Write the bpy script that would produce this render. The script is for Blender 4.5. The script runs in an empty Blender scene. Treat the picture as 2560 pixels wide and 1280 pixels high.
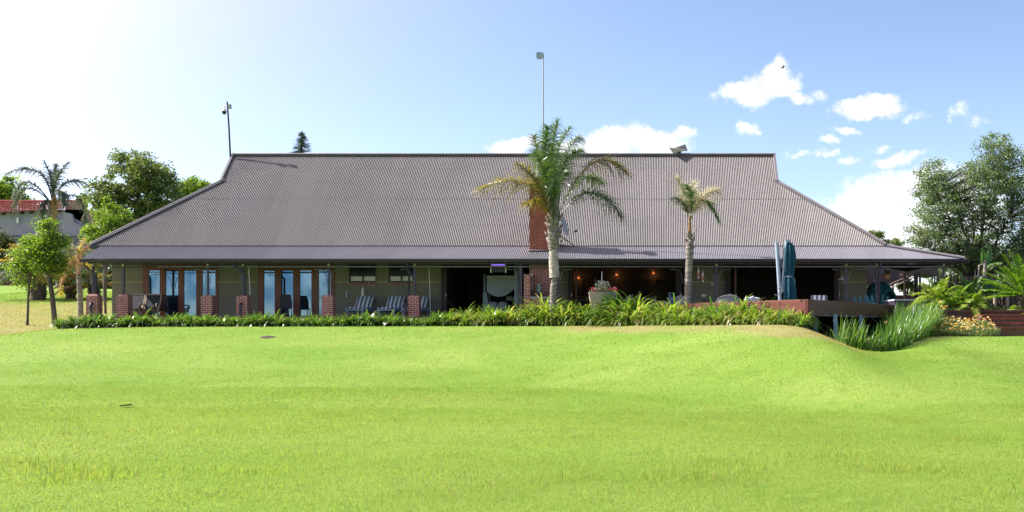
import bpy, math, random
import numpy as np
from mathutils import Vector

random.seed(11)
rng = np.random.default_rng(11)
R = math.radians
scene = bpy.context.scene
col = scene.collection

# ------------------------------------------------------------------ camera
# x to the right, y away from the camera, z = 0 at eye height (metres)
FPX, CX, CY = 2900.0, 1660.0, 820.0
cam_d = bpy.data.cameras.new('camera')
cam = bpy.data.objects.new('camera', cam_d)
col.objects.link(cam)
cam.location = (0, 0, 0)
cam.rotation_euler = (R(90), 0, 0)
cam_d.sensor_width = 36
cam_d.lens = FPX / 2560 * 36
cam_d.shift_x = (1280 - CX) / 2560
cam_d.shift_y = (CY - 640) / 2560
cam_d.clip_start = 0.1
cam_d.clip_end = 6000
scene.camera = cam

# ------------------------------------------------------------------ light
SUN_EL, SUN_AZ = 42.0, -82.0          # azimuth measured from +y towards +x
sd = Vector((math.sin(R(SUN_AZ)) * math.cos(R(SUN_EL)), math.cos(R(SUN_AZ)) * math.cos(R(SUN_EL)), math.sin(R(SUN_EL))))
sun_d = bpy.data.lights.new('sun', 'SUN')
sun_d.energy = 4.6
sun_d.angle = R(0.5)
sun_d.color = (1.0, 0.95, 0.87)
sun = bpy.data.objects.new('sun', sun_d)
col.objects.link(sun)
sun.rotation_euler = sd.to_track_quat('Z', 'Y').to_euler()

scene.view_settings.view_transform = 'Standard'
scene.view_settings.look = 'None'
scene.view_settings.gamma = 1
scene.view_settings.exposure = 1.5

world = bpy.data.worlds.new('World')
scene.world = world
world.use_nodes = True
wt = world.node_tree
wt.nodes.clear()


class NT:
    """small helper to write node graphs as expressions"""
    def __init__(s, t): s.t = t
    def node(s, typ, **kw):
        n = s.t.nodes.new(typ)
        for k, v in kw.items(): setattr(n, k, v)
        return n
    def put(s, sock, v):
        if isinstance(v, bpy.types.NodeSocket): s.t.links.new(v, sock)
        elif v is not None: sock.default_value = v
    def m(s, op, a, b=None, c=None):
        n = s.node('ShaderNodeMath', operation=op)
        for i, v in enumerate((a, b, c)):
            if v is not None: s.put(n.inputs[i], v)
        return n.outputs[0]
    def vm(s, op, a, b=None):
        n = s.node('ShaderNodeVectorMath', operation=op)
        s.put(n.inputs[0], a)
        if b is not None: s.put(n.inputs[1], b)
        return n.outputs['Value'] if op in ('DOT_PRODUCT', 'LENGTH') else n.outputs[0]
    def mix(s, f, a, b, blend='MIX'):
        n = s.node('ShaderNodeMix', data_type='RGBA', blend_type=blend)
        s.put(n.inputs[0], f)
        for i, v in ((6, a), (7, b)):
            if isinstance(v, tuple) and len(v) == 3: v = (*v, 1)
            s.put(n.inputs[i], v)
        return n.outputs[2]
    def rng(s, v, a, b, c=0.0, d=1.0, smooth=True):
        n = s.node('ShaderNodeMapRange', interpolation_type='SMOOTHSTEP' if smooth else 'LINEAR')
        s.put(n.inputs[0], v)
        for i, x in enumerate((a, b, c, d)): n.inputs[i + 1].default_value = x
        return n.outputs[0]
    def noise(s, vec, scale, detail=4, rough=0.55, dist=0.0):
        n = s.node('ShaderNodeTexNoise')
        s.put(n.inputs['Vector'], vec)
        n.inputs['Scale'].default_value = scale
        n.inputs['Detail'].default_value = detail
        n.inputs['Roughness'].default_value = rough
        n.inputs['Distortion'].default_value = dist
        return n.outputs['Fac']
    def sep(s, v):
        n = s.node('ShaderNodeSeparateXYZ'); s.put(n.inputs[0], v); return n.outputs
    def comb(s, x, y, z):
        n = s.node('ShaderNodeCombineXYZ')
        for i, v in enumerate((x, y, z)): s.put(n.inputs[i], v)
        return n.outputs[0]


def build_world():
    T = NT(wt)
    out = T.node('ShaderNodeOutputWorld')
    sky = T.node('ShaderNodeTexSky', sky_type='NISHITA')
    sky.sun_disc = False
    sky.sun_elevation = R(SUN_EL)
    sky.sun_rotation = R(SUN_AZ)
    sky.altitude = 1400
    sky.air_density = 1.0
    sky.dust_density = 0.6
    sky.ozone_density = 1.2
    d = T.node('ShaderNodeTexCoord').outputs['Generated']
    x, y, z = T.sep(d)
    az = T.m('MULTIPLY', T.m('ARCTAN2', x, y), 57.2958)
    el = T.m('MULTIPLY', T.m('ARCSINE', z), 57.2958)
    # bright haze spreading round the sun
    ang = T.m('MULTIPLY', T.m('ARCCOSINE', T.vm('DOT_PRODUCT', d, tuple(sd))), 57.2958)
    glow = T.m('MULTIPLY', T.m('POWER', T.rng(ang, 88, 46, smooth=False), 3.8), 1.0)
    # the clouds: azimuth, elevation, half width, half height (degrees), tilt, density
    clouds = []
    def C(px, py, w, h, rot=0.0, dens=1.0):
        a = math.degrees(math.atan2(px - CX, FPX)); r = math.hypot(px - CX, FPX)
        e = math.degrees(math.atan2(CY - py, r))
        k = 57.2958 / FPX
        clouds.append((a, e, w * k * 0.97, h * k * 0.97, rot, dens))
    C(1900, 222, 112, 44, 14); C(1935, 190, 52, 40, 20); C(1835, 226, 62, 26, 12, .9); C(2000, 245, 45, 16, -14, .6); C(2052, 234, 26, 13, 0, .55)
    C(2180, 272, 98, 30, 4); C(2135, 272, 50, 22, 0, .9); C(1855, 328, 36, 22, -15, .85); C(1885, 340, 18, 8, -10, .6)
    C(1600, 352, 130, 42, 0); C(1535, 356, 80, 44, 0, .95); C(1690, 338, 52, 26, 0, .85); C(1470, 378, 90, 30, 0, .9)
    C(1290, 372, 70, 22, 5, .9); C(1255, 370, 26, 12, 0, .6)
    C(2150, 530, 200, 74, 18, 1.05); C(2270, 480, 120, 56, 22, 1.0); C(2110, 570, 270, 60, 12, 1.0); C(2330, 590, 200, 80, 0, 1.1); C(2400, 500, 120, 90, 0, 1.0)
    C(2250, 402, 78, 17, 14, .75); C(2128, 406, 30, 16, 0, .7); C(2195, 378, 34, 10, 6, .5); C(2075, 386, 40, 10, -8, .55); C(2003, 385, 40, 8, 8, .45)
    C(2070, 355, 34, 12, -5, .65); C(2395, 282, 30, 26, -20, .55); C(2440, 296, 40, 14, -15, .5); C(2295, 284, 28, 16, 10, .45); C(2240, 440, 60, 14, 8, .5); C(2110, 330, 46, 9, -6, .4); C(2038, 384, 12, 9, 0, .6)
    wv = T.vm('SCALE', d, None); wv.node.inputs['Scale'].default_value = 1.0
    n1 = T.noise(d, 22, 6, 0.62)
    n2 = T.noise(T.vm('ADD', d, (3.1, 1.7, 0.4)), 22, 6, 0.62)
    n3 = T.noise(d, 60, 5, 0.65)
    ax = T.m('ADD', az, T.m('MULTIPLY', T.m('SUBTRACT', n1, 0.5), 2.3))
    ey = T.m('ADD', el, T.m('MULTIPLY', T.m('SUBTRACT', n2, 0.5), 1.7))
    cov = None
    for (a, e, w, h, rot, dens) in clouds:
        c, s_ = math.cos(R(rot)), math.sin(R(rot))
        dx = T.m('SUBTRACT', ax, a); dy = T.m('SUBTRACT', ey, e)
        u = T.m('MULTIPLY_ADD', dx, c / w, T.m('MULTIPLY', dy, s_ / w))
        v = T.m('MULTIPLY_ADD', dx, -s_ / h, T.m('MULTIPLY', dy, c / h))
        r2 = T.m('MULTIPLY_ADD', u, u, T.m('MULTIPLY', v, v))
        k = T.m('MULTIPLY', T.m('SUBTRACT', 1.25, r2), dens)
        cov = k if cov is None else T.m('MAXIMUM', cov, k)
    cov = T.m('ADD', cov, T.m('ADD', T.m('MULTIPLY', T.m('SUBTRACT', n3, 0.5), 2.4), T.m('MULTIPLY', T.m('SUBTRACT', n1, 0.5), 1.2)))
    cm = T.m('MULTIPLY', T.rng(cov, -0.05, 1.15), 0.96)
    cm = T.m('MULTIPLY', cm, T.m('GREATER_THAN', y, 0.0))
    skyc = T.mix(1.0, sky.outputs[0], (1.0, 0.96, 1.0, 1), 'MULTIPLY')
    skyc = T.mix(glow, skyc, (8.8, 7.3, 8.8, 1))
    cl = T.mix(T.rng(n3, 0.35, 0.65), (5.0, 5.1, 5.4, 1), (6.4, 6.4, 6.4, 1))
    skyc = T.mix(cm, skyc, cl)
    bg = T.node('ShaderNodeBackground')
    wt.links.new(skyc, bg.inputs[0])
    bg.inputs[1].default_value = SKY_STRENGTH
    wt.links.new(bg.outputs[0], out.inputs[0])


SKY_STRENGTH = 0.075
build_world()

# ------------------------------------------------------------------ mesh helpers
def PX(px, Y): return (px - CX) * Y / FPX
def PZ(py, Y): return (CY - py) * Y / FPX
def P(px, py, Y): return np.array((PX(px, Y), Y, PZ(py, Y)))

OFF = {}


def norm(v):
    v = np.asarray(v, float)
    return v / np.maximum(np.linalg.norm(v, axis=-1, keepdims=True), 1e-9)


class MB:
    def __init__(s):
        s.v = []; s.loops = []; s.counts = []; s.n = 0
    def add(s, V, Fs):
        V = np.asarray(V, float).reshape(-1, 3)
        if isinstance(Fs, np.ndarray):
            s.loops.append((Fs + s.n).ravel()); s.counts.append(np.full(len(Fs), Fs.shape[1]))
        else:
            for f in Fs:
                s.loops.append(np.asarray(f) + s.n); s.counts.append(np.array([len(f)]))
        s.v.append(V); s.n += len(V)
        return s
    def box(s, x0, x1, y0, y1, z0, z1):
        V = [(x0, y0, z0), (x1, y0, z0), (x1, y1, z0), (x0, y1, z0), (x0, y0, z1), (x1, y0, z1), (x1, y1, z1), (x0, y1, z1)]
        return s.add(V, np.array([(0, 3, 2, 1), (4, 5, 6, 7), (0, 1, 5, 4), (1, 2, 6, 5), (2, 3, 7, 6), (3, 0, 4, 7)]))
    def bar(s, a, b, w, h, up=(0, 0, 1)):
        """rectangular bar from a to b, w across, h along up"""
        a = np.array(a, float); b = np.array(b, float); t = norm(b - a)
        u = np.array(up, float)
        if abs(t @ u) > 0.98: u = np.array((0, 1.0, 0))
        sd_ = norm(np.cross(t, u)); u = np.cross(sd_, t)
        V = []
        for p in (a, b):
            for i, j in ((-1, -1), (1, -1), (1, 1), (-1, 1)): V.append(p + sd_ * w / 2 * i + u * h / 2 * j)
        return s.add(V, np.array([(0, 1, 2, 3), (7, 6, 5, 4), (0, 4, 5, 1), (1, 5, 6, 2), (2, 6, 7, 3), (3, 7, 4, 0)]))
    def tube(s, pts, r, n=8, caps=True):
        pts = np.asarray(pts, float); m = len(pts)
        r = np.broadcast_to(np.asarray(r, float), (m,))
        t = norm(np.gradient(pts, axis=0))
        ref = np.array((0, 0, 1.0)) if abs(t[0][2]) < 0.9 else np.array((0, 1.0, 0))
        V = []
        sdv = norm(np.cross(t[0], ref))
        for i in range(m):
            sdv = norm(sdv - t[i] * (sdv @ t[i])); up = np.cross(t[i], sdv)
            a = np.arange(n) * 2 * math.pi / n
            V.append(pts[i] + r[i] * (np.cos(a)[:, None] * sdv + np.sin(a)[:, None] * up))
        V = np.concatenate(V)
        q = [(i * n + k, i * n + (k + 1) % n, (i + 1) * n + (k + 1) % n, (i + 1) * n + k) for i in range(m - 1) for k in range(n)]
        s.add(V, np.array(q))
        if caps:
            s.add(V[:n], [list(range(n))[::-1]]); s.add(V[-n:], [list(range(n))])
        return s
    def lathe(s, c, prof, n=20, a0=0.0, a1=2 * math.pi, axis='z'):
        full = abs(a1 - a0 - 2 * math.pi) < 1e-6
        k = n if full else n + 1
        a = a0 + np.arange(k) * (a1 - a0) / n
        V = []
        for r_, z in prof:
            V.append(np.stack([r_ * np.cos(a), r_ * np.sin(a), np.full(k, z)], 1))
        V = np.concatenate(V)
        if axis == 'y': V = V[:, [0, 2, 1]]
        if axis == 'x': V = V[:, [2, 0, 1]]
        V = V + np.asarray(c, float)
        q = []
        for i in range(len(prof) - 1):
            for j in range(n if full else n):
                j2 = (j + 1) % k
                q.append((i * k + j, i * k + j2, (i + 1) * k + j2, (i + 1) * k + j))
        return s.add(V, np.array(q))
    def prism(s, poly, d0, d1, axis='y'):
        """polygon given as (a, b) pairs extruded along an axis"""
        poly = list(poly); n = len(poly)
        def mk(a, b, d): return {'y': (a, d, b), 'x': (d, a, b), 'z': (a, b, d)}[axis]
        V = [mk(a, b, d0) for a, b in poly] + [mk(a, b, d1) for a, b in poly]
        F = [list(range(n)), list(range(n, 2 * n))[::-1]] + [[i, i + n, (i + 1) % n + n, (i + 1) % n] for i in range(n)]
        return s.add(V, F)
    def poly(s, pts): return s.add(pts, [list(range(len(pts)))])
    def grid(s, V):
        """V: (m, n, 3)"""
        m, n = V.shape[:2]
        i = np.arange(m - 1)[:, None] * n + np.arange(n - 1)[None]
        q = np.stack([i, i + 1, i + n + 1, i + n], -1).reshape(-1, 4)
        return s.add(V.reshape(-1, 3), q)
    def leaves(s, pts, L, W, bias=None, flat=0.0):
        """a rhombic leaf per point"""
        pts = np.asarray(pts, float); n = len(pts)
        d = rng.normal(size=(n, 3))
        d[:, 2] = d[:, 2] * (1 - flat) - 0.15
        d = norm(d)
        q = norm(np.cross(d, norm(rng.normal(size=(n, 3)) + (np.array((0, 0, 1.2)) if flat else 0))))
        L = (np.asarray(L) * rng.uniform(.65, 1.25, n))[:, None]; W = (np.asarray(W) * rng.uniform(.7, 1.2, n))[:, None]
        V = np.stack([pts, pts + d * L * .45 + q * W * .5, pts + d * L, pts + d * L * .45 - q * W * .5], 1)
        return s.add(V.reshape(-1, 3), np.arange(4 * n).reshape(n, 4))
    def blades(s, base, L, W, az, lean, droop, nseg=4, tip=0.12, fold=0.0):
        """strap leaves that start near upright and arch over"""
        base = np.asarray(base, float); n = len(base)
        L, W, az, lean, droop = [np.broadcast_to(np.asarray(a, float), (n,)) for a in (L, W, az, lean, droop)]
        h = np.stack([np.cos(az), np.sin(az), np.zeros(n)], 1)
        sdv = np.stack([-np.sin(az), np.cos(az), np.zeros(n)], 1)
        p = base.copy(); rows = []
        for k in range(nseg + 1):
            t = k / nseg
            wprof = W * (tip + (1 - tip) * (1 - t ** 2.2)) * (0.6 + 0.8 * min(t * 2.5, .5))
            rows.append(np.stack([p - sdv * wprof[:, None] / 2, p + sdv * wprof[:, None] / 2], 1))
            th = lean + droop * ((t + .5 / nseg) ** 1.5)
            p = p + (h * np.sin(th)[:, None] + np.array((0, 0, 1.0)) * np.cos(th)[:, None]) * (L / nseg)[:, None]
        V = np.stack(rows, 1)                      # n, nseg+1, 2, 3
        st = 2 * (nseg + 1)
        b = np.arange(n)[:, None] * st + np.arange(nseg)[None] * 2
        q = np.stack([b, b + 1, b + 3, b + 2], -1).reshape(-1, 4)
        return s.add(V.reshape(-1, 3), q)
    def dblades(s, base, d0, L, W, droop, wv, nseg=3):
        base = np.asarray(base, float); n = len(base)
        L, W, droop = [np.broadcast_to(np.asarray(a, float), (n,)) for a in (L, W, droop)]
        rows = []
        for k in range(nseg + 1):
            t = k / nseg
            p = base + d0 * (L * t)[:, None] + np.array((0, 0, -1.0)) * (L * t * t * droop)[:, None]
            w = W * (1 - t ** 1.6 * .92) * .5
            rows.append(np.stack([p - wv * w[:, None], p + wv * w[:, None]], 1))
        V = np.stack(rows, 1); st = 2 * (nseg + 1)
        b = np.arange(n)[:, None] * st + np.arange(nseg)[None] * 2
        q = np.stack([b, b + 1, b + 3, b + 2], -1).reshape(-1, 4)
        return s.add(V.reshape(-1, 3), q)
    def mesh(s, name, mat, off=(0, 0, 0), smooth=False):
        me = bpy.data.meshes.new(name)
        V = np.concatenate(s.v) - np.asarray(off, float)
        lo = np.concatenate(s.loops).astype(np.int32); c = np.concatenate(s.counts)
        me.vertices.add(len(V)); me.vertices.foreach_set('co', V.astype(np.float32).ravel())
        me.loops.add(len(lo)); me.loops.foreach_set('vertex_index', lo)
        me.polygons.add(len(c)); me.polygons.foreach_set('loop_start', np.concatenate([[0], np.cumsum(c)[:-1]]).astype(np.int32))
        me.polygons.foreach_set('use_smooth', np.full(len(c), bool(smooth)))
        me.update(calc_edges=True)
        if mat: me.materials.append(mat)
        return me


def thing(name, label, cat, loc, group=None, rz=0.0):
    o = bpy.data.objects.new(name, None)
    o.empty_display_size = 0.2
    col.objects.link(o); o.location = tuple(float(a) for a in loc); o.rotation_euler.z = rz
    o['label'] = label; o['category'] = cat
    if group: o['group'] = group
    OFF[o.name] = np.array(loc, float)
    return o


def part(mb, name, mat, parent, smooth=False, label=None, local=False):
    off = np.zeros(3) if local else OFF[parent.name]
    o = bpy.data.objects.new(name, mb.mesh(name, mat, off, smooth))
    col.objects.link(o); o.parent = parent
    OFF[o.name] = OFF[parent.name]
    if label: o['label'] = label
    return o


def single(mb, name, mat, label, cat, loc, group=None, smooth=False, kind=None, local=False):
    off = (0, 0, 0) if local else loc
    o = bpy.data.objects.new(name, mb.mesh(name, mat, off, smooth))
    col.objects.link(o); o.location = tuple(float(a) for a in loc)
    o['label'] = label; o['category'] = cat
    if group: o['group'] = group
    if kind: o['kind'] = kind
    OFF[o.name] = np.array(loc, float)
    return o


def struct(mb, name, mat, kind='structure', smooth=False, label=None, cat=None):
    o = bpy.data.objects.new(name, mb.mesh(name, mat, (0, 0, 0), smooth))
    col.objects.link(o); o['kind'] = kind
    if label: o['label'] = label
    if cat: o['category'] = cat
    OFF[o.name] = np.zeros(3)
    return o


def copy_thing(o, loc, rz=None, label=None, group=None, scale=None):
    c = o.copy(); col.objects.link(c); c.location = tuple(float(a) for a in loc)
    if rz is not None: c.rotation_euler.z = rz
    if scale is not None: c.scale = scale
    if label: c['label'] = label
    if group: c['group'] = group
    for ch in o.children:
        k = ch.copy(); col.objects.link(k); k.parent = c
        for g in ch.children:
            j = g.copy(); col.objects.link(j); j.parent = k
    return c


# ------------------------------------------------------------------ materials
def new_mat(name):
    m = bpy.data.materials.new(name); m.use_nodes = True
    m.node_tree.nodes.clear()
    T = NT(m.node_tree)
    out = T.node('ShaderNodeOutputMaterial')
    return m, T, out


def pbsdf(T, colr, rough=0.6, spec=0.4, metal=0.0):
    b = T.node('ShaderNodeBsdfPrincipled')
    if isinstance(colr, tuple) and len(colr) == 3: colr = (*colr, 1)
    T.put(b.inputs['Base Color'], colr); T.put(b.inputs['Roughness'], rough)
    T.put(b.inputs['Specular IOR Level'], spec); T.put(b.inputs['Metallic'], metal)
    return b


def pmat(name, c1, c2=None, scale=4.0, rough=0.6, spec=0.4, metal=0.0, bump=0.0, bscale=None, stretch=(1, 1, 1), detail=5):
    m, T, out = new_mat(name)
    oc = T.node('ShaderNodeTexCoord').outputs['Object']
    v = T.vm('MULTIPLY', oc, stretch)
    n = T.noise(v, scale, detail, 0.6)
    if c2 is None: c2 = tuple(a * 0.78 for a in c1)
    f = T.rng(n, 0.32, 0.68)
    b = pbsdf(T, T.mix(f, c1, c2), T.rng(n, 0.3, 0.7, rough * 0.88, min(1, rough * 1.1)), spec, metal)
    if bump:
        bn = T.node('ShaderNodeBump'); bn.inputs['Strength'].default_value = bump; bn.inputs['Distance'].default_value = 0.02
        T.put(bn.inputs['Height'], T.noise(v, bscale or scale * 5, 5, 0.6)); T.put(b.inputs['Normal'], bn.outputs[0])
    m.node_tree.links.new(b.outputs[0], out.inputs[0])
    return m


def leafmat(name, c1, c2, trans=0.45, rough=0.42, spec=0.5, tcol=None, c3=None):
    """leaf colour differs from leaf to leaf; light passes through the blade"""
    m, T, out = new_mat(name)
    g = T.node('ShaderNodeNewGeometry')
    r = g.outputs['Random Per Island']
    c = T.mix(r, c1, c2)
    if c3:
        c = T.mix(T.rng(r, 0.78, 0.86), c, c3)
    b = pbsdf(T, c, rough, spec)
    tr = T.node('ShaderNodeBsdfTranslucent')
    tint = tcol or (1.5, 1.55, 0.7)
    T.put(tr.inputs[0], T.mix(1.0, c, (*tint, 1), 'MULTIPLY'))
    mx = T.node('ShaderNodeMixShader'); mx.inputs[0].default_value = trans
    m.node_tree.links.new(b.outputs[0], mx.inputs[1]); m.node_tree.links.new(tr.outputs[0], mx.inputs[2])
    m.node_tree.links.new(mx.outputs[0], out.inputs[0])
    return m


def brickmat(name, c1, c2, mortar, bw=0.235, rh=0.085, mw=0.011, rough=0.85):
    m, T, out = new_mat(name)
    oc = T.node('ShaderNodeTexCoord').outputs['Object']
    x, y, z = T.sep(oc)
    v = T.comb(T.m('ADD', x, y), z, 0.0)
    br = T.node('ShaderNodeTexBrick')
    T.put(br.inputs['Vector'], v)
    br.inputs['Scale'].default_value = 1.0
    br.inputs['Brick Width'].default_value = bw; br.inputs['Row Height'].default_value = rh
    br.inputs['Mortar Size'].default_value = mw; br.inputs['Mortar Smooth'].default_value = 0.2
    br.inputs['Color1'].default_value = (*c1, 1); br.inputs['Color2'].default_value = (*c2, 1); br.inputs['Mortar'].default_value = (*mortar, 1)
    n = T.noise(oc, 3.0, 5, 0.6)
    c = T.mix(T.rng(n, 0.3, 0.7, 0.0, 0.5), br.outputs[0], (0.55, 0.5, 0.5, 1), 'MULTIPLY')
    b = pbsdf(T, c, rough, 0.3)
    bn = T.node('ShaderNodeBump'); bn.inputs['Strength'].default_value = 0.6; bn.inputs['Distance'].default_value = 0.012
    T.put(bn.inputs['Height'], T.m('SUBTRACT', T.m('MULTIPLY', T.noise(oc, 60, 3), 0.25), br.outputs['Fac']))
    T.put(b.inputs['Normal'], bn.outputs[0])
    m.node_tree.links.new(b.outputs[0], out.inputs[0])
    return m


def stripemat(name, c1, c2, period, axis=0):
    m, T, out = new_mat(name)
    oc = T.node('ShaderNodeTexCoord').outputs['Object']
    x = T.sep(oc)[axis]
    f = T.m('GREATER_THAN', T.m('FRACT', T.m('ADD', T.m('DIVIDE', x, period), 0.25)), 0.5)
    b = pbsdf(T, T.mix(f, c1, c2), 0.9, 0.2)
    m.node_tree.links.new(b.outputs[0], out.inputs[0])
    return m


def emis(name, c, s):
    m, T, out = new_mat(name)
    e = T.node('ShaderNodeEmission'); e.inputs[0].default_value = (*c, 1); e.inputs[1].default_value = s
    m.node_tree.links.new(e.outputs[0], out.inputs[0])
    return m


def lawnmat():
    m, T, out = new_mat('lawn_turf')
    oc = T.node('ShaderNodeTexCoord').outputs['Object']
    x, y, z = T.sep(oc)
    n1 = T.noise(oc, 0.22, 5, 0.6); n2 = T.noise(oc, 2.2, 6, 0.7); n3 = T.noise(oc, 40, 4, 0.7)
    g = T.mix(T.rng(n1, 0.3, 0.7), (0.125, 0.225, 0.026), (0.185, 0.265, 0.05))
    g = T.mix(T.rng(n2, 0.45, 0.8, 0, 0.5), g, (0.075, 0.17, 0.014))
    g = T.mix(T.rng(n3, 0.5, 0.75, 0, 0.25), g, (0.07, 0.13, 0.014))
    dry = T.mix(T.rng(n2, 0.3, 0.7), (0.255, 0.225, 0.10), (0.19, 0.20, 0.065))
    a = T.node('ShaderNodeAttribute'); a.attribute_name = 'dry'
    k = T.rng(T.m('ADD', a.outputs['Fac'], T.m('MULTIPLY', T.m('SUBTRACT', n2, 0.5), 0.7)), 0.3, 0.75)
    c = T.mix(k, g, dry)
    b = pbsdf(T, c, 0.9, 0.15)
    bn = T.node('ShaderNodeBump'); bn.inputs['Strength'].default_value = 0.8; bn.inputs['Distance'].default_value = 0.03
    T.put(bn.inputs['Height'], T.noise(oc, 30, 5, 0.7)); T.put(b.inputs['Normal'], bn.outputs[0])
    m.node_tree.links.new(b.outputs[0], out.inputs[0])
    return m


def grassmat():
    m, T, out = new_mat('grass_blades')
    g = T.node('ShaderNodeNewGeometry'); r = g.outputs['Random Per Island']
    oc = T.node('ShaderNodeTexCoord').outputs['Object']
    n1 = T.noise(oc, 0.16, 5, 0.62); n2 = T.noise(oc, 1.1, 5, 0.7)
    gcol = T.mix(r, (0.172, 0.262, 0.048), (0.250, 0.315, 0.084))
    grazing_tint = T.mix(r, (0.092, 0.190, 0.022), (0.152, 0.240, 0.040))
    yy = T.sep(oc)[1]
    gcol = T.mix(T.rng(T.m('ADD', yy, T.m('MULTIPLY', T.m('SUBTRACT', n1, 0.5), 26.0)), 14, 34), gcol, grazing_tint)  # darker green in far blades' colour offsets their pale sheen at grazing view
    gcol = T.mix(T.rng(n1, 0.42, 0.62, 0, 0.6), gcol, (0.195, 0.248, 0.062))
    gcol = T.mix(T.rng(n2, 0.52, 0.72, 0, 0.4), gcol, (0.085, 0.175, 0.020))
    gcol = T.mix(T.rng(r, 0.93, 0.95), gcol, (0.30, 0.25, 0.10))
    a = T.node('ShaderNodeAttribute'); a.attribute_name = 'dry'
    k = T.rng(T.m('ADD', a.outputs['Fac'], T.m('MULTIPLY', T.m('SUBTRACT', r, 0.5), 0.8)), 0.3, 0.7)
    gcol = T.mix(k, gcol, T.mix(n2, (0.31, 0.25, 0.125), (0.23, 0.225, 0.08)))
    b = pbsdf(T, gcol, 0.6, 0.08)
    tr = T.node('ShaderNodeBsdfTranslucent'); T.put(tr.inputs[0], T.mix(1.0, gcol, (1.5, 1.5, 0.7, 1), 'MULTIPLY'))
    mx = T.node('ShaderNodeMixShader'); mx.inputs[0].default_value = 0.5
    m.node_tree.links.new(b.outputs[0], mx.inputs[1]); m.node_tree.links.new(tr.outputs[0], mx.inputs[2])
    m.node_tree.links.new(mx.outputs[0], out.inputs[0])
    return m


def woodmat(name, c1, c2, board=0.15, axis=2, rough=0.5):
    """boards laid across an axis, with grain and dark joints"""
    m, T, out = new_mat(name)
    oc = T.node('ShaderNodeTexCoord').outputs['Object']
    s_ = T.sep(oc)[axis]
    fr = T.m('FRACT', T.m('DIVIDE', s_, board))
    joint = T.m('LESS_THAN', fr, 0.06)
    st = [6, 6, 6]; st[axis] = 60
    n = T.noise(T.vm('MULTIPLY', oc, tuple(st)), 1.0, 5, 0.6)
    idn = T.noise(T.comb(T.m('FLOOR', T.m('DIVIDE', s_, board)), 0.5, 0.2), 3.7, 1)
    c = T.mix(T.rng(T.m('ADD', T.m('MULTIPLY', n, 0.6), T.m('MULTIPLY', idn, 0.4)), 0.35, 0.65), c1, c2)
    c = T.mix(joint, c, tuple(a * 0.25 for a in c2))
    b = pbsdf(T, c, rough, 0.4)
    m.node_tree.links.new(b.outputs[0], out.inputs[0])
    return m


def roofmat(name, c1, c2):
    """corrugated sheets 0.762 m wide, each faded a little differently, with streaks down the slope"""
    m, T, out = new_mat(name)
    oc = T.node('ShaderNodeTexCoord').outputs['Object']
    x, y, z = T.sep(oc)
    sid = T.noise(T.comb(T.m('FLOOR', T.m('DIVIDE', x, 0.762)), T.m('FLOOR', T.m('DIVIDE', z, 2.4)), 0.3), 7.3, 0)
    st = T.noise(T.vm('MULTIPLY', oc, (5.0, 0.35, 0.35)), 1.0, 5, 0.65)
    big = T.noise(oc, 0.35, 4, 0.6)
    f = T.rng(T.m('ADD', T.m('MULTIPLY', sid, 0.45), T.m('ADD', T.m('MULTIPLY', st, 0.35), T.m('MULTIPLY', big, 0.3))), 0.38, 0.72)
    c = T.mix(f, c1, c2)
    c = T.mix(T.rng(st, 0.60, 0.76, 0, 0.45), c, (0.085, 0.066, 0.055))
    b = pbsdf(T, c, T.rng(big, 0.3, 0.7, 0.38, 0.52), 0.5)
    m.node_tree.links.new(b.outputs[0], out.inputs[0])
    return m


M = {}
M['lawn'] = lawnmat(); M['grass'] = grassmat()
M['roof'] = roofmat('painted_roof_sheet', (0.126, 0.113, 0.115), (0.100, 0.090, 0.091))
M['verandah_roof'] = roofmat('weathered_roof_sheet', (0.130, 0.128, 0.152), (0.108, 0.107, 0.124))
M['flashing'] = pmat('roof_flashing', (0.16, 0.145, 0.165), (0.13, 0.118, 0.132), 2, 0.4)
M['gutter'] = pmat('gutter_paint', (0.034, 0.030, 0.052), (0.026, 0.023, 0.042), 3, 0.45)
M['wall'] = pmat('khaki_plaster', (0.22, 0.205, 0.155), (0.19, 0.178, 0.138), 1.3, 0.9, 0.2, bump=0.15, bscale=40)
M['band'] = pmat('cream_band', (0.42, 0.33, 0.18), (0.34, 0.27, 0.15), 3, 0.85)
M['redwood'] = pmat('red_timber', (0.20, 0.050, 0.022), (0.11, 0.030, 0.016), 2.5, 0.45, 0.5, stretch=(9, 9, 0.8))
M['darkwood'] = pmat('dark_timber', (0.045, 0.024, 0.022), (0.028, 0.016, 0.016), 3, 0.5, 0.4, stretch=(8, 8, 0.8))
M['post'] = pmat('post_steel', (0.058, 0.052, 0.085), (0.042, 0.038, 0.064), 4, 0.4)
M['brace'] = pmat('bracket_steel', (0.16, 0.16, 0.18), (0.11, 0.11, 0.13), 4, 0.4)
M['brick'] = brickmat('red_face_brick', (0.34, 0.078, 0.055), (0.25, 0.060, 0.046), (0.50, 0.45, 0.43))
M['chimney_brick'] = brickmat('chimney_brick', (0.30, 0.075, 0.052), (0.25, 0.064, 0.046), (0.32, 0.17, 0.14))
M['old_brick'] = brickmat('old_brown_brick', (0.15, 0.060, 0.040), (0.075, 0.045, 0.04), (0.12, 0.085, 0.07))
M['step_brick'] = brickmat('step_brick', (0.30, 0.065, 0.032), (0.16, 0.045, 0.03), (0.2, 0.13, 0.1))
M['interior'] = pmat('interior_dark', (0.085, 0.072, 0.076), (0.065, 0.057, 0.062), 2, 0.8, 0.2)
M['floor'] = pmat('verandah_tile', (0.22, 0.12, 0.085), (0.17, 0.095, 0.07), 3, 0.5)
M['deckboard'] = woodmat('deck_boards', (0.135, 0.035, 0.026), (0.085, 0.024, 0.017), 0.155)
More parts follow.
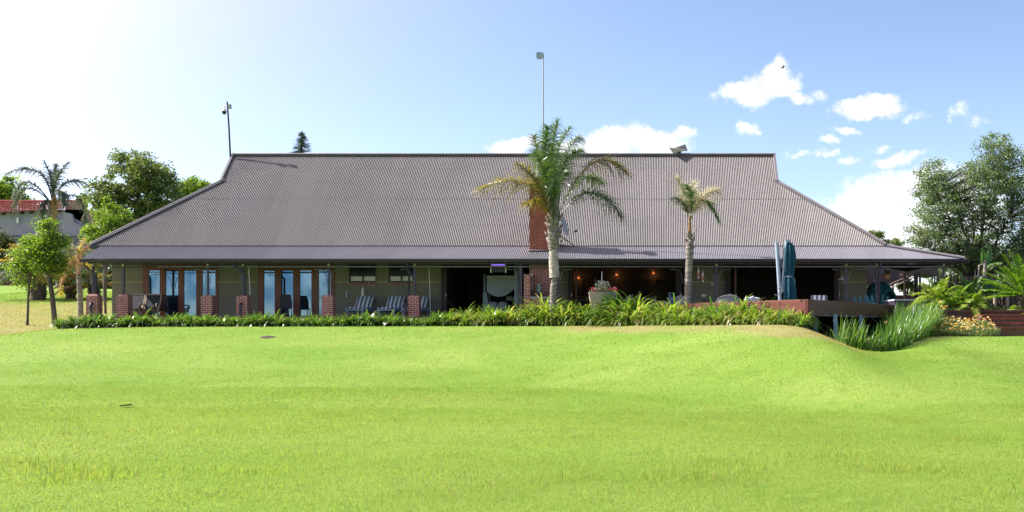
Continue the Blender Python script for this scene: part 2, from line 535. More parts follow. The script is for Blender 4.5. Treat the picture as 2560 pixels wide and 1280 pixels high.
M['deckfloor'] = woodmat('deck_floor_boards', (0.16, 0.08, 0.05), (0.11, 0.055, 0.035), 0.12, 0)
M['silver'] = pmat('galvanised_steel', (0.55, 0.56, 0.58), (0.42, 0.43, 0.45), 5, 0.35, 0.5, 0.7)
M['zinc'] = pmat('grey_paint_metal', (0.34, 0.36, 0.38), (0.28, 0.29, 0.31), 4, 0.45)
M['black'] = pmat('black_metal', (0.02, 0.02, 0.024), (0.014, 0.014, 0.018), 4, 0.45)
M['white'] = pmat('white_paint', (0.78, 0.78, 0.77), (0.68, 0.68, 0.68), 3, 0.5)
M['cream'] = pmat('cream_timber', (0.55, 0.45, 0.25), (0.45, 0.36, 0.2), 5, 0.6)
M['cloth'] = pmat('pale_cloth', (0.50, 0.54, 0.62), (0.42, 0.46, 0.54), 2.0, 0.9, 0.2, bump=0.2, bscale=8)
M['cushion'] = pmat('pale_cushion', (0.42, 0.46, 0.5), (0.35, 0.38, 0.42), 4, 0.9, 0.2)
M['bluegrey'] = pmat('blue_grey_paint', (0.22, 0.34, 0.44), (0.18, 0.28, 0.37), 4, 0.55)
M['wicker'] = pmat('grey_wicker', (0.36, 0.38, 0.38), (0.2, 0.21, 0.21), 55, 0.8, 0.2, bump=0.5, bscale=120)
M['dark_sling'] = pmat('dark_sling_fabric', (0.045, 0.047, 0.06), (0.035, 0.036, 0.046), 30, 0.8)
M['teak'] = pmat('pale_teak', (0.42, 0.33, 0.25), (0.30, 0.24, 0.18), 4, 0.6, stretch=(3, 3, 12))
M['brown_slat'] = pmat('brown_slat', (0.20, 0.10, 0.065), (0.14, 0.07, 0.05), 8, 0.6)
M['stripe'] = stripemat('striped_cushion', (0.62, 0.65, 0.70), (0.10, 0.125, 0.17), 0.175)
M['umbrella'] = pmat('teal_canvas', (0.012, 0.072, 0.110), (0.009, 0.050, 0.080), 3, 0.85, 0.2, stretch=(6, 6, 1))
M['steelblue'] = pmat('umbrella_pole_metal', (0.30, 0.37, 0.48), (0.24, 0.30, 0.39), 3, 0.4)
M['teal'] = pmat('teal_oven_plaster', (0.012, 0.10, 0.105), (0.010, 0.080, 0.09), 3, 0.75, bump=0.2)
M['teal_chair'] = pmat('teal_chair_paint', (0.06, 0.20, 0.22), (0.05, 0.16, 0.18), 4, 0.6)
M['terracotta'] = pmat('coconut_liner', (0.36, 0.20, 0.11), (0.26, 0.14, 0.08), 12, 0.9)
M['concrete_pot'] = pmat('weathered_concrete', (0.36, 0.31, 0.25), (0.25, 0.22, 0.18), 5, 0.85, bump=0.2)
M['soil'] = pmat('garden_soil', (0.055, 0.04, 0.028), (0.035, 0.026, 0.02), 6, 0.95, bump=0.5)
M['bark'] = pmat('grey_bark', (0.14, 0.115, 0.095), (0.075, 0.06, 0.052), 3, 0.9, 0.2, bump=0.6, bscale=14, stretch=(3, 3, .7))
M['darkbark'] = pmat('dark_bark', (0.065, 0.05, 0.045), (0.04, 0.03, 0.03), 3, 0.9, 0.2, bump=0.5, stretch=(3, 3, .7))
M['palmbark'] = pmat('palm_bark', (0.33, 0.295, 0.27), (0.13, 0.11, 0.095), 2.2, 0.9, 0.2, bump=0.8, bscale=9, stretch=(1.5, 1.5, 9), detail=7)
M['palmbase'] = pmat('cut_frond_bases', (0.16, 0.12, 0.095), (0.07, 0.055, 0.05), 9, 0.9, 0.2, bump=0.8, bscale=22)
M['sheath'] = pmat('palm_sheath', (0.46, 0.42, 0.38), (0.25, 0.21, 0.18), 6, 0.75, bump=0.4, stretch=(3, 3, 1))
M['plaster'] = pmat('grey_plaster', (0.33, 0.31, 0.38), (0.27, 0.26, 0.32), 0.8, 0.9, 0.2)
M['plaster2'] = pmat('tan_plaster', (0.33, 0.24, 0.19), (0.25, 0.19, 0.15), 0.8, 0.9, 0.2)
M['tile'] = pmat('clay_roof_tile', (0.30, 0.085, 0.072), (0.20, 0.062, 0.055), 4, 0.95, 0.05, bump=0.3)
M['rust'] = pmat('rusty_drum', (0.22, 0.24, 0.25), (0.14, 0.14, 0.14), 5, 0.6, metal=0.2)
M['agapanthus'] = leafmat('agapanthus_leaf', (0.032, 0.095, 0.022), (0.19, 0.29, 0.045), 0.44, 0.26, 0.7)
M['agapanthus_lit_tone'] = leafmat('agapanthus_leaf_lit_tone', (0.07, 0.15, 0.022), (0.29, 0.37, 0.055), 0.50, 0.32, 0.5, c3=(0.33, 0.27, 0.15))  # lighter copy of the border leaf, sunlit tone put into its colour
M['reed'] = leafmat('iris_reed_leaf', (0.035, 0.105, 0.028), (0.14, 0.235, 0.045), 0.45, 0.34, 0.4)
M['palm_green'] = leafmat('palm_leaflet', (0.035, 0.082, 0.034), (0.095, 0.150, 0.050), 0.42, 0.32, 0.7)
M['palm_mixed'] = leafmat('palm_leaflet_yellowing', (0.06, 0.105, 0.03), (0.25, 0.17, 0.05), 0.4, 0.38, 0.5)
M['palm_bright'] = leafmat('palm_leaflet_bright', (0.05, 0.13, 0.015), (0.10, 0.19, 0.02), 0.45, 0.35, 0.5)
M['palm_pale'] = leafmat('palm_leaflet_pale', (0.38, 0.36, 0.27), (0.60, 0.54, 0.45), 0.45, 0.4, 0.5, (1.2, 1.15, .9), c3=(0.10, 0.15, 0.05))  # leaflets mostly very pale, a few green
M['palm_dry'] = leafmat('palm_leaflet_dry', (0.32, 0.17, 0.07), (0.42, 0.28, 0.17), 0.4, 0.6, 0.3, (1.2, 1.1, .8))
M['palm_grey'] = leafmat('palm_leaflet_grey', (0.050, 0.080, 0.068), (0.10, 0.13, 0.095), 0.4, 0.45, 0.5, (1.2, 1.2, 1.0), c3=(0.20, 0.17, 0.11))
M['palm_yellow'] = leafmat('palm_leaflet_yellow', (0.14, 0.18, 0.04), (0.48, 0.33, 0.06), 0.45, 0.45, 0.4, (1.3, 1.25, .6))
M['fern'] = leafmat('fern_leaflet', (0.16, 0.25, 0.025), (0.28, 0.35, 0.05), 0.5, 0.5, 0.3)
M['cycad'] = leafmat('cycad_leaflet', (0.05, 0.13, 0.014), (0.15, 0.26, 0.022), 0.45, 0.28, 0.7)
M['cycad_dark'] = leafmat('cycad_leaflet_dark', (0.020, 0.060, 0.018), (0.05, 0.105, 0.02), 0.35, 0.32, 0.6)
M['banana'] = leafmat('banana_leaf', (0.035, 0.10, 0.04), (0.06, 0.14, 0.05), 0.35, 0.35, 0.5)
M['tree_mid'] = leafmat('tree_leaf_mid', (0.052, 0.095, 0.036), (0.16, 0.195, 0.07), 0.45, 0.42, 0.45, c3=(0.12, 0.15, 0.03))
M['tree_fine'] = leafmat('tree_leaf_fine', (0.065, 0.115, 0.062), (0.17, 0.22, 0.12), 0.45, 0.42, 0.45)
M['tree_bright'] = leafmat('tree_leaf_bright', (0.06, 0.13, 0.018), (0.19, 0.26, 0.035), 0.52, 0.42, 0.4)
M['tree_young'] = leafmat('tree_leaf_young', (0.05, 0.12, 0.018), (0.21, 0.29, 0.035), 0.55, 0.42, 0.4)
M['conifer'] = leafmat('conifer_needles', (0.022, 0.050, 0.038), (0.045, 0.080, 0.055), 0.2, 0.6, 0.2)
M['hedge'] = leafmat('hedge_leaf', (0.022, 0.050, 0.014), (0.07, 0.09, 0.02), 0.35, 0.5, 0.3, c3=(0.13, 0.08, 0.03))
M['greyleaf'] = leafmat('silver_leaf', (0.16, 0.19, 0.16), (0.28, 0.31, 0.27), 0.3, 0.6, 0.2, (1.1, 1.1, 1))
M['groundcover'] = leafmat('ground_cover_leaf', (0.05, 0.10, 0.035), (0.12, 0.17, 0.06), 0.4, 0.5, 0.3, c3=(0.25, 0.28, 0.18))
M['petal_yellow'] = leafmat('yellow_petal', (0.70, 0.36, 0.02), (0.75, 0.55, 0.16), 0.3, 0.6, 0.2, (1, 1, .9), c3=(0.75, 0.70, 0.45))
M['petal_red'] = leafmat('red_petal', (0.50, 0.03, 0.05), (0.62, 0.12, 0.16), 0.3, 0.6, 0.2, (1, .9, .9), c3=(0.7, 0.66, 0.7))
M['shell'] = pmat('pale_shell', (0.60, 0.56, 0.52), (0.45, 0.40, 0.38), 8, 0.6)
M['coral'] = pmat('coral_bead', (0.50, 0.18, 0.13), (0.40, 0.14, 0.1), 8, 0.6)
M['blue'] = pmat('blue_plastic', (0.01, 0.07, 0.32), (0.01, 0.05, 0.25), 3, 0.5)
M['brass'] = pmat('brass', (0.55, 0.42, 0.2), (0.45, 0.33, 0.15), 8, 0.3, metal=0.8)
M['glow'] = emis('warm_bulb', (1.0, 0.45, 0.15), 3.2)
M['violet'] = emis('violet_tube', (0.32, 0.18, 1.0), 1.2)


def glassmat():
    m, T, out = new_mat('sky_tinted_glass')
    oc = T.node('ShaderNodeTexCoord').outputs['Object']
    n = T.rng(T.noise(oc, 0.9, 3), 0.35, 0.65)
    b = pbsdf(T, T.mix(n, (0.06, 0.14, 0.26), (0.16, 0.26, 0.38)), 0.03, 0.5, 0.9)  # tinted mirror: blue of the reflected sky put into the colour, uneven by noise
    bn = T.node('ShaderNodeBump'); bn.inputs['Strength'].default_value = 0.05; bn.inputs['Distance'].default_value = 0.02
    T.put(bn.inputs['Height'], T.noise(oc, 0.9, 2)); T.put(b.inputs['Normal'], bn.outputs[0])
    m.node_tree.links.new(b.outputs[0], out.inputs[0])
    return m


M['glass'] = glassmat()
M['darkglass'] = pmat('dark_pane', (0.015, 0.017, 0.022), (0.012, 0.014, 0.018), 1, 0.12, 0.15)

# ------------------------------------------------------------------ ground
def sm(t):
    t = np.clip(t, 0, 1); return t * t * (3 - 2 * t)


def ymid(X):
    return np.interp(X, [-60, -24, -4.5, -2.5, 4.0, 5.0, 5.8, 7, 8.2, 9.5, 30], [46, 45.3, 45.3, 44.4, 36.4, 35, 34.2, 34.4, 37.2, 39.3, 40.2])


def hgt(X, Y):
    X = np.asarray(X, float); Y = np.asarray(Y, float)
    Yc = sum(ymid(X + k) for k in (-.6, -.3, 0, .3, .6)) / 5
    xs = [-60, -28, -26.3, -24, -20, -4, 4.0, 4.7, 5.3, 6.0, 7.1, 8, 9.2, 30]
    zs = [-1.0, -.62, -.40, -.06, .03, .07, .10, -.12, -.52, -.72, -.70, -.42, -.30, -.27]
    zc = sum(np.interp(X + k, xs, zs) for k in (-.4, -.2, 0, .2, .4)) / 5
    zf = -1.6 + 0.004 * (Y - 10)
    w1 = np.sin(X * .31 + 1) * np.sin(Y * .23) * .05 + np.sin(X * .8 + Y * .5) * .012
    t = (Y - (Yc - 15)) / 15
    front = zf + w1 * sm((Yc - Y) / 6) + (zc - zf) * (.55 * np.clip(t, 0, 1) + .45 * sm(t))
    # behind the crest
    e = sm((Y - Yc) / 2.0)
    left = sm((-23.9 - X) / 0.9)
    hb_left = np.maximum(.074 * (np.minimum(Y, 100) - 48.5), -.5) + 0 * X
    hb_mid = 0.10 + 0 * X
    hb_right = zc + (0.1 - zc) * sm((Y - 52) / 8)
    hol = sm((X - 4.6) / 0.9) * sm((9.0 - X) / 0.8)
    hb_right = hb_right - hol * 0.75 * sm((Y - Yc) / 1.6) * sm((47.5 - Y) / 4)
    r = sm((X - 4.3) / 0.9)
    hb = left * hb_left + (1 - left) * ((1 - r) * hb_mid + r * hb_right)
    return np.where(Y < Yc, front, zc * (1 - e) + hb * e)


def dryness(X, Y):
    X = np.asarray(X, float); Y = np.asarray(Y, float)
    Yc = ymid(X)
    left = sm((-22.5 - X) / 2.0) * sm((Y - (45.5 + (X + 24) * .2)) / 1.2) * (1 - sm((Y - 62) / 16)) * (.72 + .10 * np.sin(X * .9 + np.sin(Y * .4) * 2) * np.sin(Y * .35 + X * .3))
    crest = sm((X + 6) / 3) * sm((6 - X) / .8) * sm((Y - (Yc - 5.5)) / 4.2) * (.66 + .20 * np.sin(X * 1.9 + .6) * np.sin(Y * .9) + .30 * sm((X - 1.5) / 2.2))
    hol = sm((X - 7.2) / .7) * sm((10.6 - X) / 1) * sm((Y - (Yc - 1.6)) / 1.5) * .55
    p1 = .42 * np.exp(-(((X + 6) / 5) ** 2 + ((Y - 13) / 2.0) ** 2)) * 0
    bank = sm((X - 1.0) / 1.6) * sm((5.7 - X) / 1.1) * sm((Y - (Yc - 6.0)) / 3.0) * (.68 + .2 * np.sin(X * 2.3 + Y * 1.7) * np.sin(Y * 1.1 - X))
    return np.clip(np.maximum(left + crest + hol + p1, bank), 0, 1)


def axis_steps(brk):
    out = []
    for a, b, st in brk: out.extend(np.arange(a, b, st))
    return np.array(out + [brk[-1][1]])


gx = axis_steps([(-900, -100, 80), (-100, -40, 4), (-40, -29, 0.7), (-29, 14, 0.2), (14, 30, 0.8), (30, 100, 5), (100, 900, 80)])
gy = axis_steps([(-300, -20, 40), (-20, 6, 2), (6, 32, 0.35), (32, 52, 0.2), (52, 110, 1.0), (110, 200, 10), (200, 2400, 200)])
GX, GY = np.meshgrid(gx, gy)
mb = MB().grid(np.stack([GX, GY, hgt(GX, GY)], -1))
ground = struct(mb, 'lawn', M['lawn'], smooth=True)
at = ground.data.attributes.new('dry', 'FLOAT', 'POINT')
at.data.foreach_set('value', dryness(GX, GY).ravel().astype(np.float32))


def scatter(n, y0, y1, kx0=-0.78, kx1=0.62):
    Y = np.sqrt(rng.uniform(y0 ** 2, y1 ** 2, n)); X = Y * rng.uniform(kx0, kx1, n)
    return X, Y


gm = MB(); dl = []
tuftn = lambda X, Y: np.sin(X * 1.7 + np.sin(Y * 1.3) * 2) * np.sin(Y * 1.1 + np.sin(X * .9) * 2)
for n, y0, y1, L, W in ((560000, 7.5, 14, .032, .0042), (540000, 14, 22, .034, .0065), (420000, 22, 34, .036, .010), (250000, 34, 47, .040, .013)):
    X, Y = scatter(n, y0, y1)
    Yc = ymid(X)
    ok = (Y < Yc + .35) | (X < -24.2)
    X, Y = X[ok], Y[ok]; n = len(X)
    tf = 1 + .35 * np.clip(tuftn(X, Y), 0, 1) + .5 * (rng.random(n) > .985)
    gm.blades(np.stack([X, Y, hgt(X, Y) - .004], 1), L * rng.uniform(.5, 1.25, n) * tf, W * rng.uniform(.7, 1.2, n), rng.uniform(0, 6.283, n), rng.uniform(.25, 1.25, n), rng.uniform(.1, .8, n), 2)
    dl.append(np.repeat(dryness(X, Y), 6))
# the drier rough grass under the trees on the left rise
n = 170000
X = rng.uniform(-46, -24.4, n); Y = rng.uniform(45.5, 84, n)
ok = (CX + FPX * X / Y > -260); X, Y = X[ok], Y[ok]; n = len(X)
gm.blades(np.stack([X, Y, hgt(X, Y) - .004], 1), rng.uniform(.03, .08, n), rng.uniform(.012, .022, n), rng.uniform(0, 6.283, n), rng.uniform(.2, 1.2, n), rng.uniform(.1, .8, n), 2)
dl.append(np.repeat(dryness(X, Y), 6))
# a few darker coarse tufts that stand up out of the mown turf
tc = np.array([(PX(745, 27), 27), (PX(700, 26.4), 26.4), (PX(250, 12.6), 12.6), (PX(215, 12.2), 12.2), (PX(130, 12.9), 12.9), (PX(600, 12.7), 12.7), (PX(2330, 12.6), 12.6), (PX(2200, 12.9), 12.9), (PX(1830, 13), 13), (PX(1700, 12), 12), (PX(2080, 14.1), 14.1), (PX(520, 17), 17), (PX(1350, 27.5), 27.5), (PX(2440, 16.5), 16.5), (PX(60, 13.5), 13.5)])
tc = np.concatenate([tc, np.stack([rng.uniform(-8, 4.5, 24), rng.uniform(9.6, 22, 24)], 1)])
for ti, (cx, cy) in enumerate(tc):
    n = 260 if ti < 15 else int(rng.uniform(20, 90))
    X = cx + rng.normal(0, .35 * cy / 14, n); Y = cy + rng.normal(0, .28 * cy / 14, n)
    gm.blades(np.stack([X, Y, hgt(X, Y) - .004], 1), rng.uniform(.06, .11, n), .007, rng.uniform(0, 6.283, n), rng.uniform(.05, .6, n), .4, 2)
    dl.append(np.zeros(n * 6))
grass = struct(gm, 'grass', M['grass'], 'stuff', label='short mown bright green grass covering the sloping lawn', cat='grass')
at = grass.data.attributes.new('dry', 'FLOAT', 'POINT')
at.data.foreach_set('value', np.concatenate(dl).astype(np.float32))
# ------------------------------------------------------------------ the lodge
FL = 0.45                     # verandah floor
YF, YE, YR = 48.25, 49.8, 54.53
ZG, ZE, ZR = 2.88, 3.555, 8.12
XL, XR = -24.6, 9.53
RL, RR = -20.23, 5.17
YB = 53.03; ZB = 6.67
YW = 51.0                     # facade plane
XV0, XV1 = -24.18, 12.49
house = thing('farm_lodge', 'long single storey lodge with huge grey corrugated hipped roof and deep verandah', 'house', (-6, YW, 0.1))


def corr(mb, x0, x1, lo, hi, pitch=0.0762, amp=0.016, per=8, nrm=(0, 0, 1), axis='x', seams=()):
    """corrugated sheet: for each column along the eave, lo(c) and hi(c) give the ends of the sheet"""
    n = int(round((x1 - x0) / pitch * per))
    c = np.linspace(x0, x1, n + 1)
    off = amp * np.sin(2 * math.pi * c / pitch)
    A = lo(c); B = hi(c)
    nv = np.asarray(nrm, float)
    V = np.stack([A + off[:, None] * nv, B + off[:, None] * nv], 1)
    mb.grid(V)


# front slope of the main roof
nf = norm(np.array((0, -(ZR - ZE), YR - YE)))
def f_lo(c): return np.stack([c, np.full_like(c, YE - .06), np.full_like(c, ZE - .058 + .035)], 1)
def f_hi(c):
    k = np.interp(c, [XL, RL - 1e-4, RL, RR, RR + 1e-4, XR], [0, .683, 1, 1, .683, 0])
    return np.stack([c, YE + (YR - YE) * k, ZE + .035 + (ZR - ZE) * k], 1)
mb = MB()
# two lengths of sheet, the upper one lapping over the lower, and a row of screws beside each purlin
def f_cut(k0, k1, lift):
    def at_k(c, k): return np.stack([c, YE + (YR - YE) * k, ZE + .035 + (ZR - ZE) * k], 1) + nf * lift
    kt = lambda c: np.interp(c, [XL, RL - 1e-4, RL, RR, RR + 1e-4, XR], [0, .683, 1, 1, .683, 0])
    return (lambda c: at_k(c, np.minimum(kt(c), k0))), (lambda c: at_k(c, np.minimum(kt(c), k1)))
lo1, hi1 = f_cut(-.013, .50, 0); corr(mb, XL, XR, lo1, hi1, nrm=nf)
lo1, hi1 = f_cut(.48, 1.0, .006); corr(mb, XL, XR, lo1, hi1, nrm=nf)
scr = MB()
for k in (.03, .20, .36, .49, .66, .83, .97):
    c = np.arange(round(XL / .0762), round(XR / .0762), 3) * .0762 + .019
    kt = np.interp(c, [XL, RL - 1e-4, RL, RR, RR + 1e-4, XR], [0, .683, 1, 1, .683, 0])
    c = c[kt > k + .02]
    p = np.stack([c, YE + (YR - YE) * k + 0 * c, ZE + .035 + (ZR - ZE) * k + 0 * c], 1) + nf * (.018 + (.012 if k > .48 else 0))
    tg = np.array((0, YR - YE, ZR - ZE)); tg = tg / np.linalg.norm(tg)
    V = np.stack([p + np.array((-.011, 0, 0)) - tg * .011, p + np.array((.011, 0, 0)) - tg * .011, p + np.array((.011, 0, 0)) + tg * .011, p + np.array((-.011, 0, 0)) + tg * .011, p + nf * .012], 1)
    b = np.arange(len(c))[:, None] * 5
    for tri in ((0, 1, 4), (1, 2, 4), (2, 3, 4), (3, 0, 4)): scr.add(V.reshape(-1, 3), b + np.array(tri)[None]) if False else None
    scr.add(V.reshape(-1, 3), np.concatenate([b + np.array(t)[None] for t in ((0, 1, 4), (1, 2, 4), (2, 3, 4), (3, 0, 4))]))
# rear slope and the two hip ends
mb.poly([(XL, 2 * YR - YE, ZE), (RL, 2 * YR - YB, ZB), (RL, YR, ZR), (RR, YR, ZR), (RR, 2 * YR - YB, ZB), (XR, 2 * YR - YE, ZE)])
def e_lo(x): return lambda c: np.stack([np.full_like(c, x), c, np.full_like(c, ZE + .03)], 1)
def e_hi(x, xt):
    def f(c):
        k = np.interp(c, [YE, YB, 2 * YR - YB, 2 * YR - YE], [0, 1, 1, 0])
        return np.stack([x + (xt - x) * k, c, ZE + .03 + (ZB - ZE) * k], 1)
    return f
corr(mb, YE, 2 * YR - YE, e_lo(XL), e_hi(XL, RL), nrm=(-.5, 0, .86))
corr(mb, YE, 2 * YR - YE, e_lo(XR), e_hi(XR, RR), nrm=(.5, 0, .86))
roof = part(mb, 'roof', M['roof'], house, True)
so = part(scr, 'screws', M['gutter'], roof); so['kind'] = 'stuff'
# gablets
for x in (RL + .05, RR - .05):
    mb = MB(); mb.poly([(x, YB, ZB - .05), (x, YR, ZR - .02), (x, 2 * YR - YB, ZB - .05)])
    part(mb, 'gablet', M['darkwood'], roof)
# ridge cap, barge boards and hip caps
mb = MB()
mb.bar((RL - .03, YR - .08, ZR + .0), (RR + .03, YR - .08, ZR + .0), .05, .17, nf)
mb.tube([(RL - .04, YR, ZR + .05), (RR + .04, YR, ZR + .05)], .055, 8)
part(mb, 'ridge_cap', M['flashing'], roof)
for xe, xr, s_ in ((XL, RL, -1), (XR, RR, 1)):
    mb = MB()
    mb.bar((xr + s_ * .01, YB - .05, ZB + .02), (xr + s_ * .01, YR, ZR + .05), .10, .16, nf)
    a = np.array((xe, YE - .03, ZE + .04)); b = np.array((xr - s_ * .1, YB + .07, ZB + .12))
    mb.bar(a, b, .24, .05, norm(nf + np.array((s_ * .5, 0, .3))))
    mb.tube([a + np.array((0, 0, .03)), b + np.array((0, 0, .03))], .05, 8)
    part(mb, 'hip_cap', M['flashing'], roof)
# eave fascia of the main roof where it oversails the verandah on the left, rafters below
mb = MB()
mb.box(XL, XV0 + .35, YE - .08, YE - .05, ZE - .16, ZE - .01)
mb.box(XL, XL + .04, YE - .05, 2 * YR - YE, ZE - .16, ZE - .01)
part(mb, 'eave_fascia', M['gutter'], roof)
mb = MB()
mb.box(XR - .04, XR, YE + .4, 2 * YR - YE, ZE - .16, ZE - .03)
part(mb, 'eave_fascia', M['gutter'], roof)
for k in range(9):
    mb = MB(); mb.box(XL + .04, -24.1, YE + .1 + k * 1.05, YE + .2 + k * 1.05, ZE - .12, ZE - .02)
    part(mb, 'eave_rafter', M['gutter'], roof)

# verandah roof
nv = norm(np.array((0, -(ZE - ZG), YE - YF)))
def v_lo(c): return np.stack([c, np.full_like(c, YF - .05), np.full_like(c, ZG)], 1)
def v_hi(c):
    k = np.interp(c, [XR, XV1], [1.06, 0.0])
    return np.stack([c, YF + (YE - YF) * k, ZG + (ZE - .035 - ZG) * k], 1)
mb = MB()
corr(mb, XV0, XV1, v_lo, v_hi, nrm=nv, amp=.013)
def w_lo(c): return np.stack([np.full_like(c, XV1 + .03), c, np.full_like(c, ZG)], 1)
def w_hi(c):
    k = np.interp(c, [YF, YE], [0, 1])
    return np.stack([XV1 + (XR - XV1) * k, c, ZG + (ZE - .035 - ZG) * k], 1)
corr(mb, YF, 2 * YR - YE, w_lo, w_hi, nrm=(.25, 0, .97), amp=.013)
vr = part(mb, 'verandah_roof', M['verandah_roof'], house, True)
mb = MB()
a = np.array((XV1 + .02, YF - .03, ZG + .03)); b = np.array((XR - .05, YE + .02, ZE + .0))
mb.bar(a, b, .22, .04); mb.tube([a + np.array((0, 0, .025)), b + np.array((0, 0, .025))], .045, 8)
part(mb, 'hip_cap', M['flashing'], vr)
# gutter: a profile swept along the front and the right side
mb = MB()
prof = [(0, 0), (-.13, .02), (-.15, .13), (-.135, .13), (-.12, .035), (-.01, .02), (-.01, .12), (0, .12)]
mb.prism([(YF - .03 + a, ZG - .155 + b) for a, b in prof], XV0 - .03, XV1 + .18, 'x')
mb.prism([(XV1 + .03 - a, ZG - .155 + b) for a, b in prof], YF - .03, 60, 'y')
part(mb, 'gutter', M['gutter'], house)
# soffit timbers: beam behind the gutter, rafters, ceiling under the eaves
mb = MB()
mb.box(XV0 + .2, XV1 - .15, YF + .02, YF + .10, ZG - .20, ZG - .06)
part(mb, 'eave_beam', M['darkwood'], house)
mb = MB()
mb.box(XV1 - .3, XV1 - .2, YF + .12, 60, ZG - .20, ZG - .06)
part(mb, 'eave_beam', M['darkwood'], house)
x = XV0 + .3
while x < XR:
    mb = MB(); mb.bar((x, YF + .02, ZG - .07), (x, YW, ZG - .07 + (YW - YF) * .40), .05, .09); x += 0.9
    part(mb, 'rafter', M['darkwood'], house)
y = YE + .35
while y < 59:
    mb = MB(); mb.bar((XV1 - .02, y, ZG - .07), (XR - .5, y, ZG + .62), .05, .09); y += 0.9
    part(mb, 'rafter', M['darkwood'], house)
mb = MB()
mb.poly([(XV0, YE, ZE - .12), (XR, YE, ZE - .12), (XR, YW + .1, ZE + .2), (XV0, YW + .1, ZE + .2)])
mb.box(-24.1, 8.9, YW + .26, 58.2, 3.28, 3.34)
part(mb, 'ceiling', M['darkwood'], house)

# facade: openings given by the pixels measured on the photograph
def X_(px): return PX(px, YW)
ZT = 2.62                                       # head of the doors
mb = MB()
for a, b in ((280, 358), (545, 645), (1392, 1424), (1722, 1815), (2100, 2168)):
    mb.box(X_(a), X_(b), YW, YW + .25, FL, 3.6)
wz0, wz1 = PZ(706, YW), PZ(650, YW)
mb.box(X_(837), X_(1105), YW, YW + .25, FL, wz0)
for a, b in ((837, 872), (941, 971), (1035, 1105)): mb.box(X_(a), X_(b), YW, YW + .25, wz0, 3.6)
for a, b in ((872, 941), (971, 1035)): mb.box(X_(a), X_(b), YW, YW + .25, wz1, 3.6)
for a, b in ((358, 545), (645, 837)): mb.box(X_(a), X_(b), YW, YW + .25, ZT + .22, 3.6)
mb.box(X_(1105), X_(1392), YW, YW + .25, ZT + .16, 3.6)
mb.box(X_(1424), X_(1722), YW, YW + .25, ZT + .16, 3.6); mb.box(X_(1815), X_(2100), YW, YW + .25, ZT + .16, 3.6)
wall = part(mb, 'wall', M['wall'], house)
mb = MB()
mb.box(-24.24, -24.0, YW + .25, 58.2, FL - .4, 3.6)
part(mb, 'end_wall', M['wall'], house)
mb = MB()
mb.box(8.68, 8.93, YW + .25, 58.2, FL - .4, 3.6)
part(mb, 'end_wall', M['wall'], house)
for a, b in ((279.6, 358), (545, 645), (837, 872), (941, 971), (1035, 1105), (1395, 1422), (1722, 1813), (2100, 2168)):
    mb = MB(); mb.box(X_(a), X_(b), YW - .018, YW - .002, 1.985, 2.045)
    part(mb, 'dado_band', M['band'], wall)
# rooms behind
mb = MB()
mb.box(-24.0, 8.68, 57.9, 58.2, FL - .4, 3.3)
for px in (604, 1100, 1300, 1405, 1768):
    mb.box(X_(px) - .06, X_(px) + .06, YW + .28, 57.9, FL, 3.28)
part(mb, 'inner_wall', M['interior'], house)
mb = MB()
mb.box(-24.0, 8.68, YW + .25, 57.9, FL - .06, FL - .012)
mb.box(XV0 + .1, 12.2, 48.0, YW + .25, .05, FL)
mb.box(8.94, 12.2, YW + .25, 59, .05, FL)
part(mb, 'verandah_floor', M['floor'], house)


def folding_door(pxs, lab=None, mats=('redwood', 'glass')):
    """a run of glazed leaves; pxs are (left, right) of each stile"""
    fr = MB()
    for a, b in pxs: fr.box(X_(a), X_(b), YW - .03, YW + .07, FL, ZT)
    for (a, b), (c, d) in zip(pxs[:-1], pxs[1:]):
        fr.box(X_(b), X_(c), YW - .015, YW + .055, FL, FL + .09); fr.box(X_(b), X_(c), YW - .015, YW + .055, ZT - .08, ZT)
    fr.box(X_(pxs[0][0]), X_(pxs[-1][1]), YW - .045, YW + .1, ZT + .003, ZT + .21)
    d = part(fr, 'folding_door', M[mats[0]], house, label=lab)
    for (a, b), (c, e) in zip(pxs[:-1], pxs[1:]):
        g = MB(); ty, tx = rng.normal(0, .004), rng.normal(0, .006); V = []
        for x_, z_ in ((X_(b), FL + .09), (X_(c), FL + .09), (X_(c), ZT - .08), (X_(b), ZT - .08)): V.append((x_, YW + .015 + tx * (x_ - X_(b)) + ty * (z_ - FL), z_))
        g.add(V + [(a_, b_ + .008, c_) for a_, b_, c_ in V], [[0, 1, 2, 3], [7, 6, 5, 4]])
        part(g, 'pane', M[mats[1]], d)
    h = MB(); a, b = pxs[3]
    for x in (X_(a) + .1,):
        h.lathe((x, YW - .035, FL + 1.05), [(0, -.05), (.028, -.045), (.034, -.02), (.02, -.01), (.02, .0)], 10, axis='y')
    part(h, 'handle', M['brass'], d, True)


folding_door([(358, 372), (400, 414), (446, 460), (491, 506), (539, 546)], 'reddish timber folding door with glass tinted like reflected blue sky')
folding_door([(645, 660), (687, 703), (733, 750), (779, 797), (827, 838)], 'dark brown timber folding door with glass tinted like reflected blue sky')
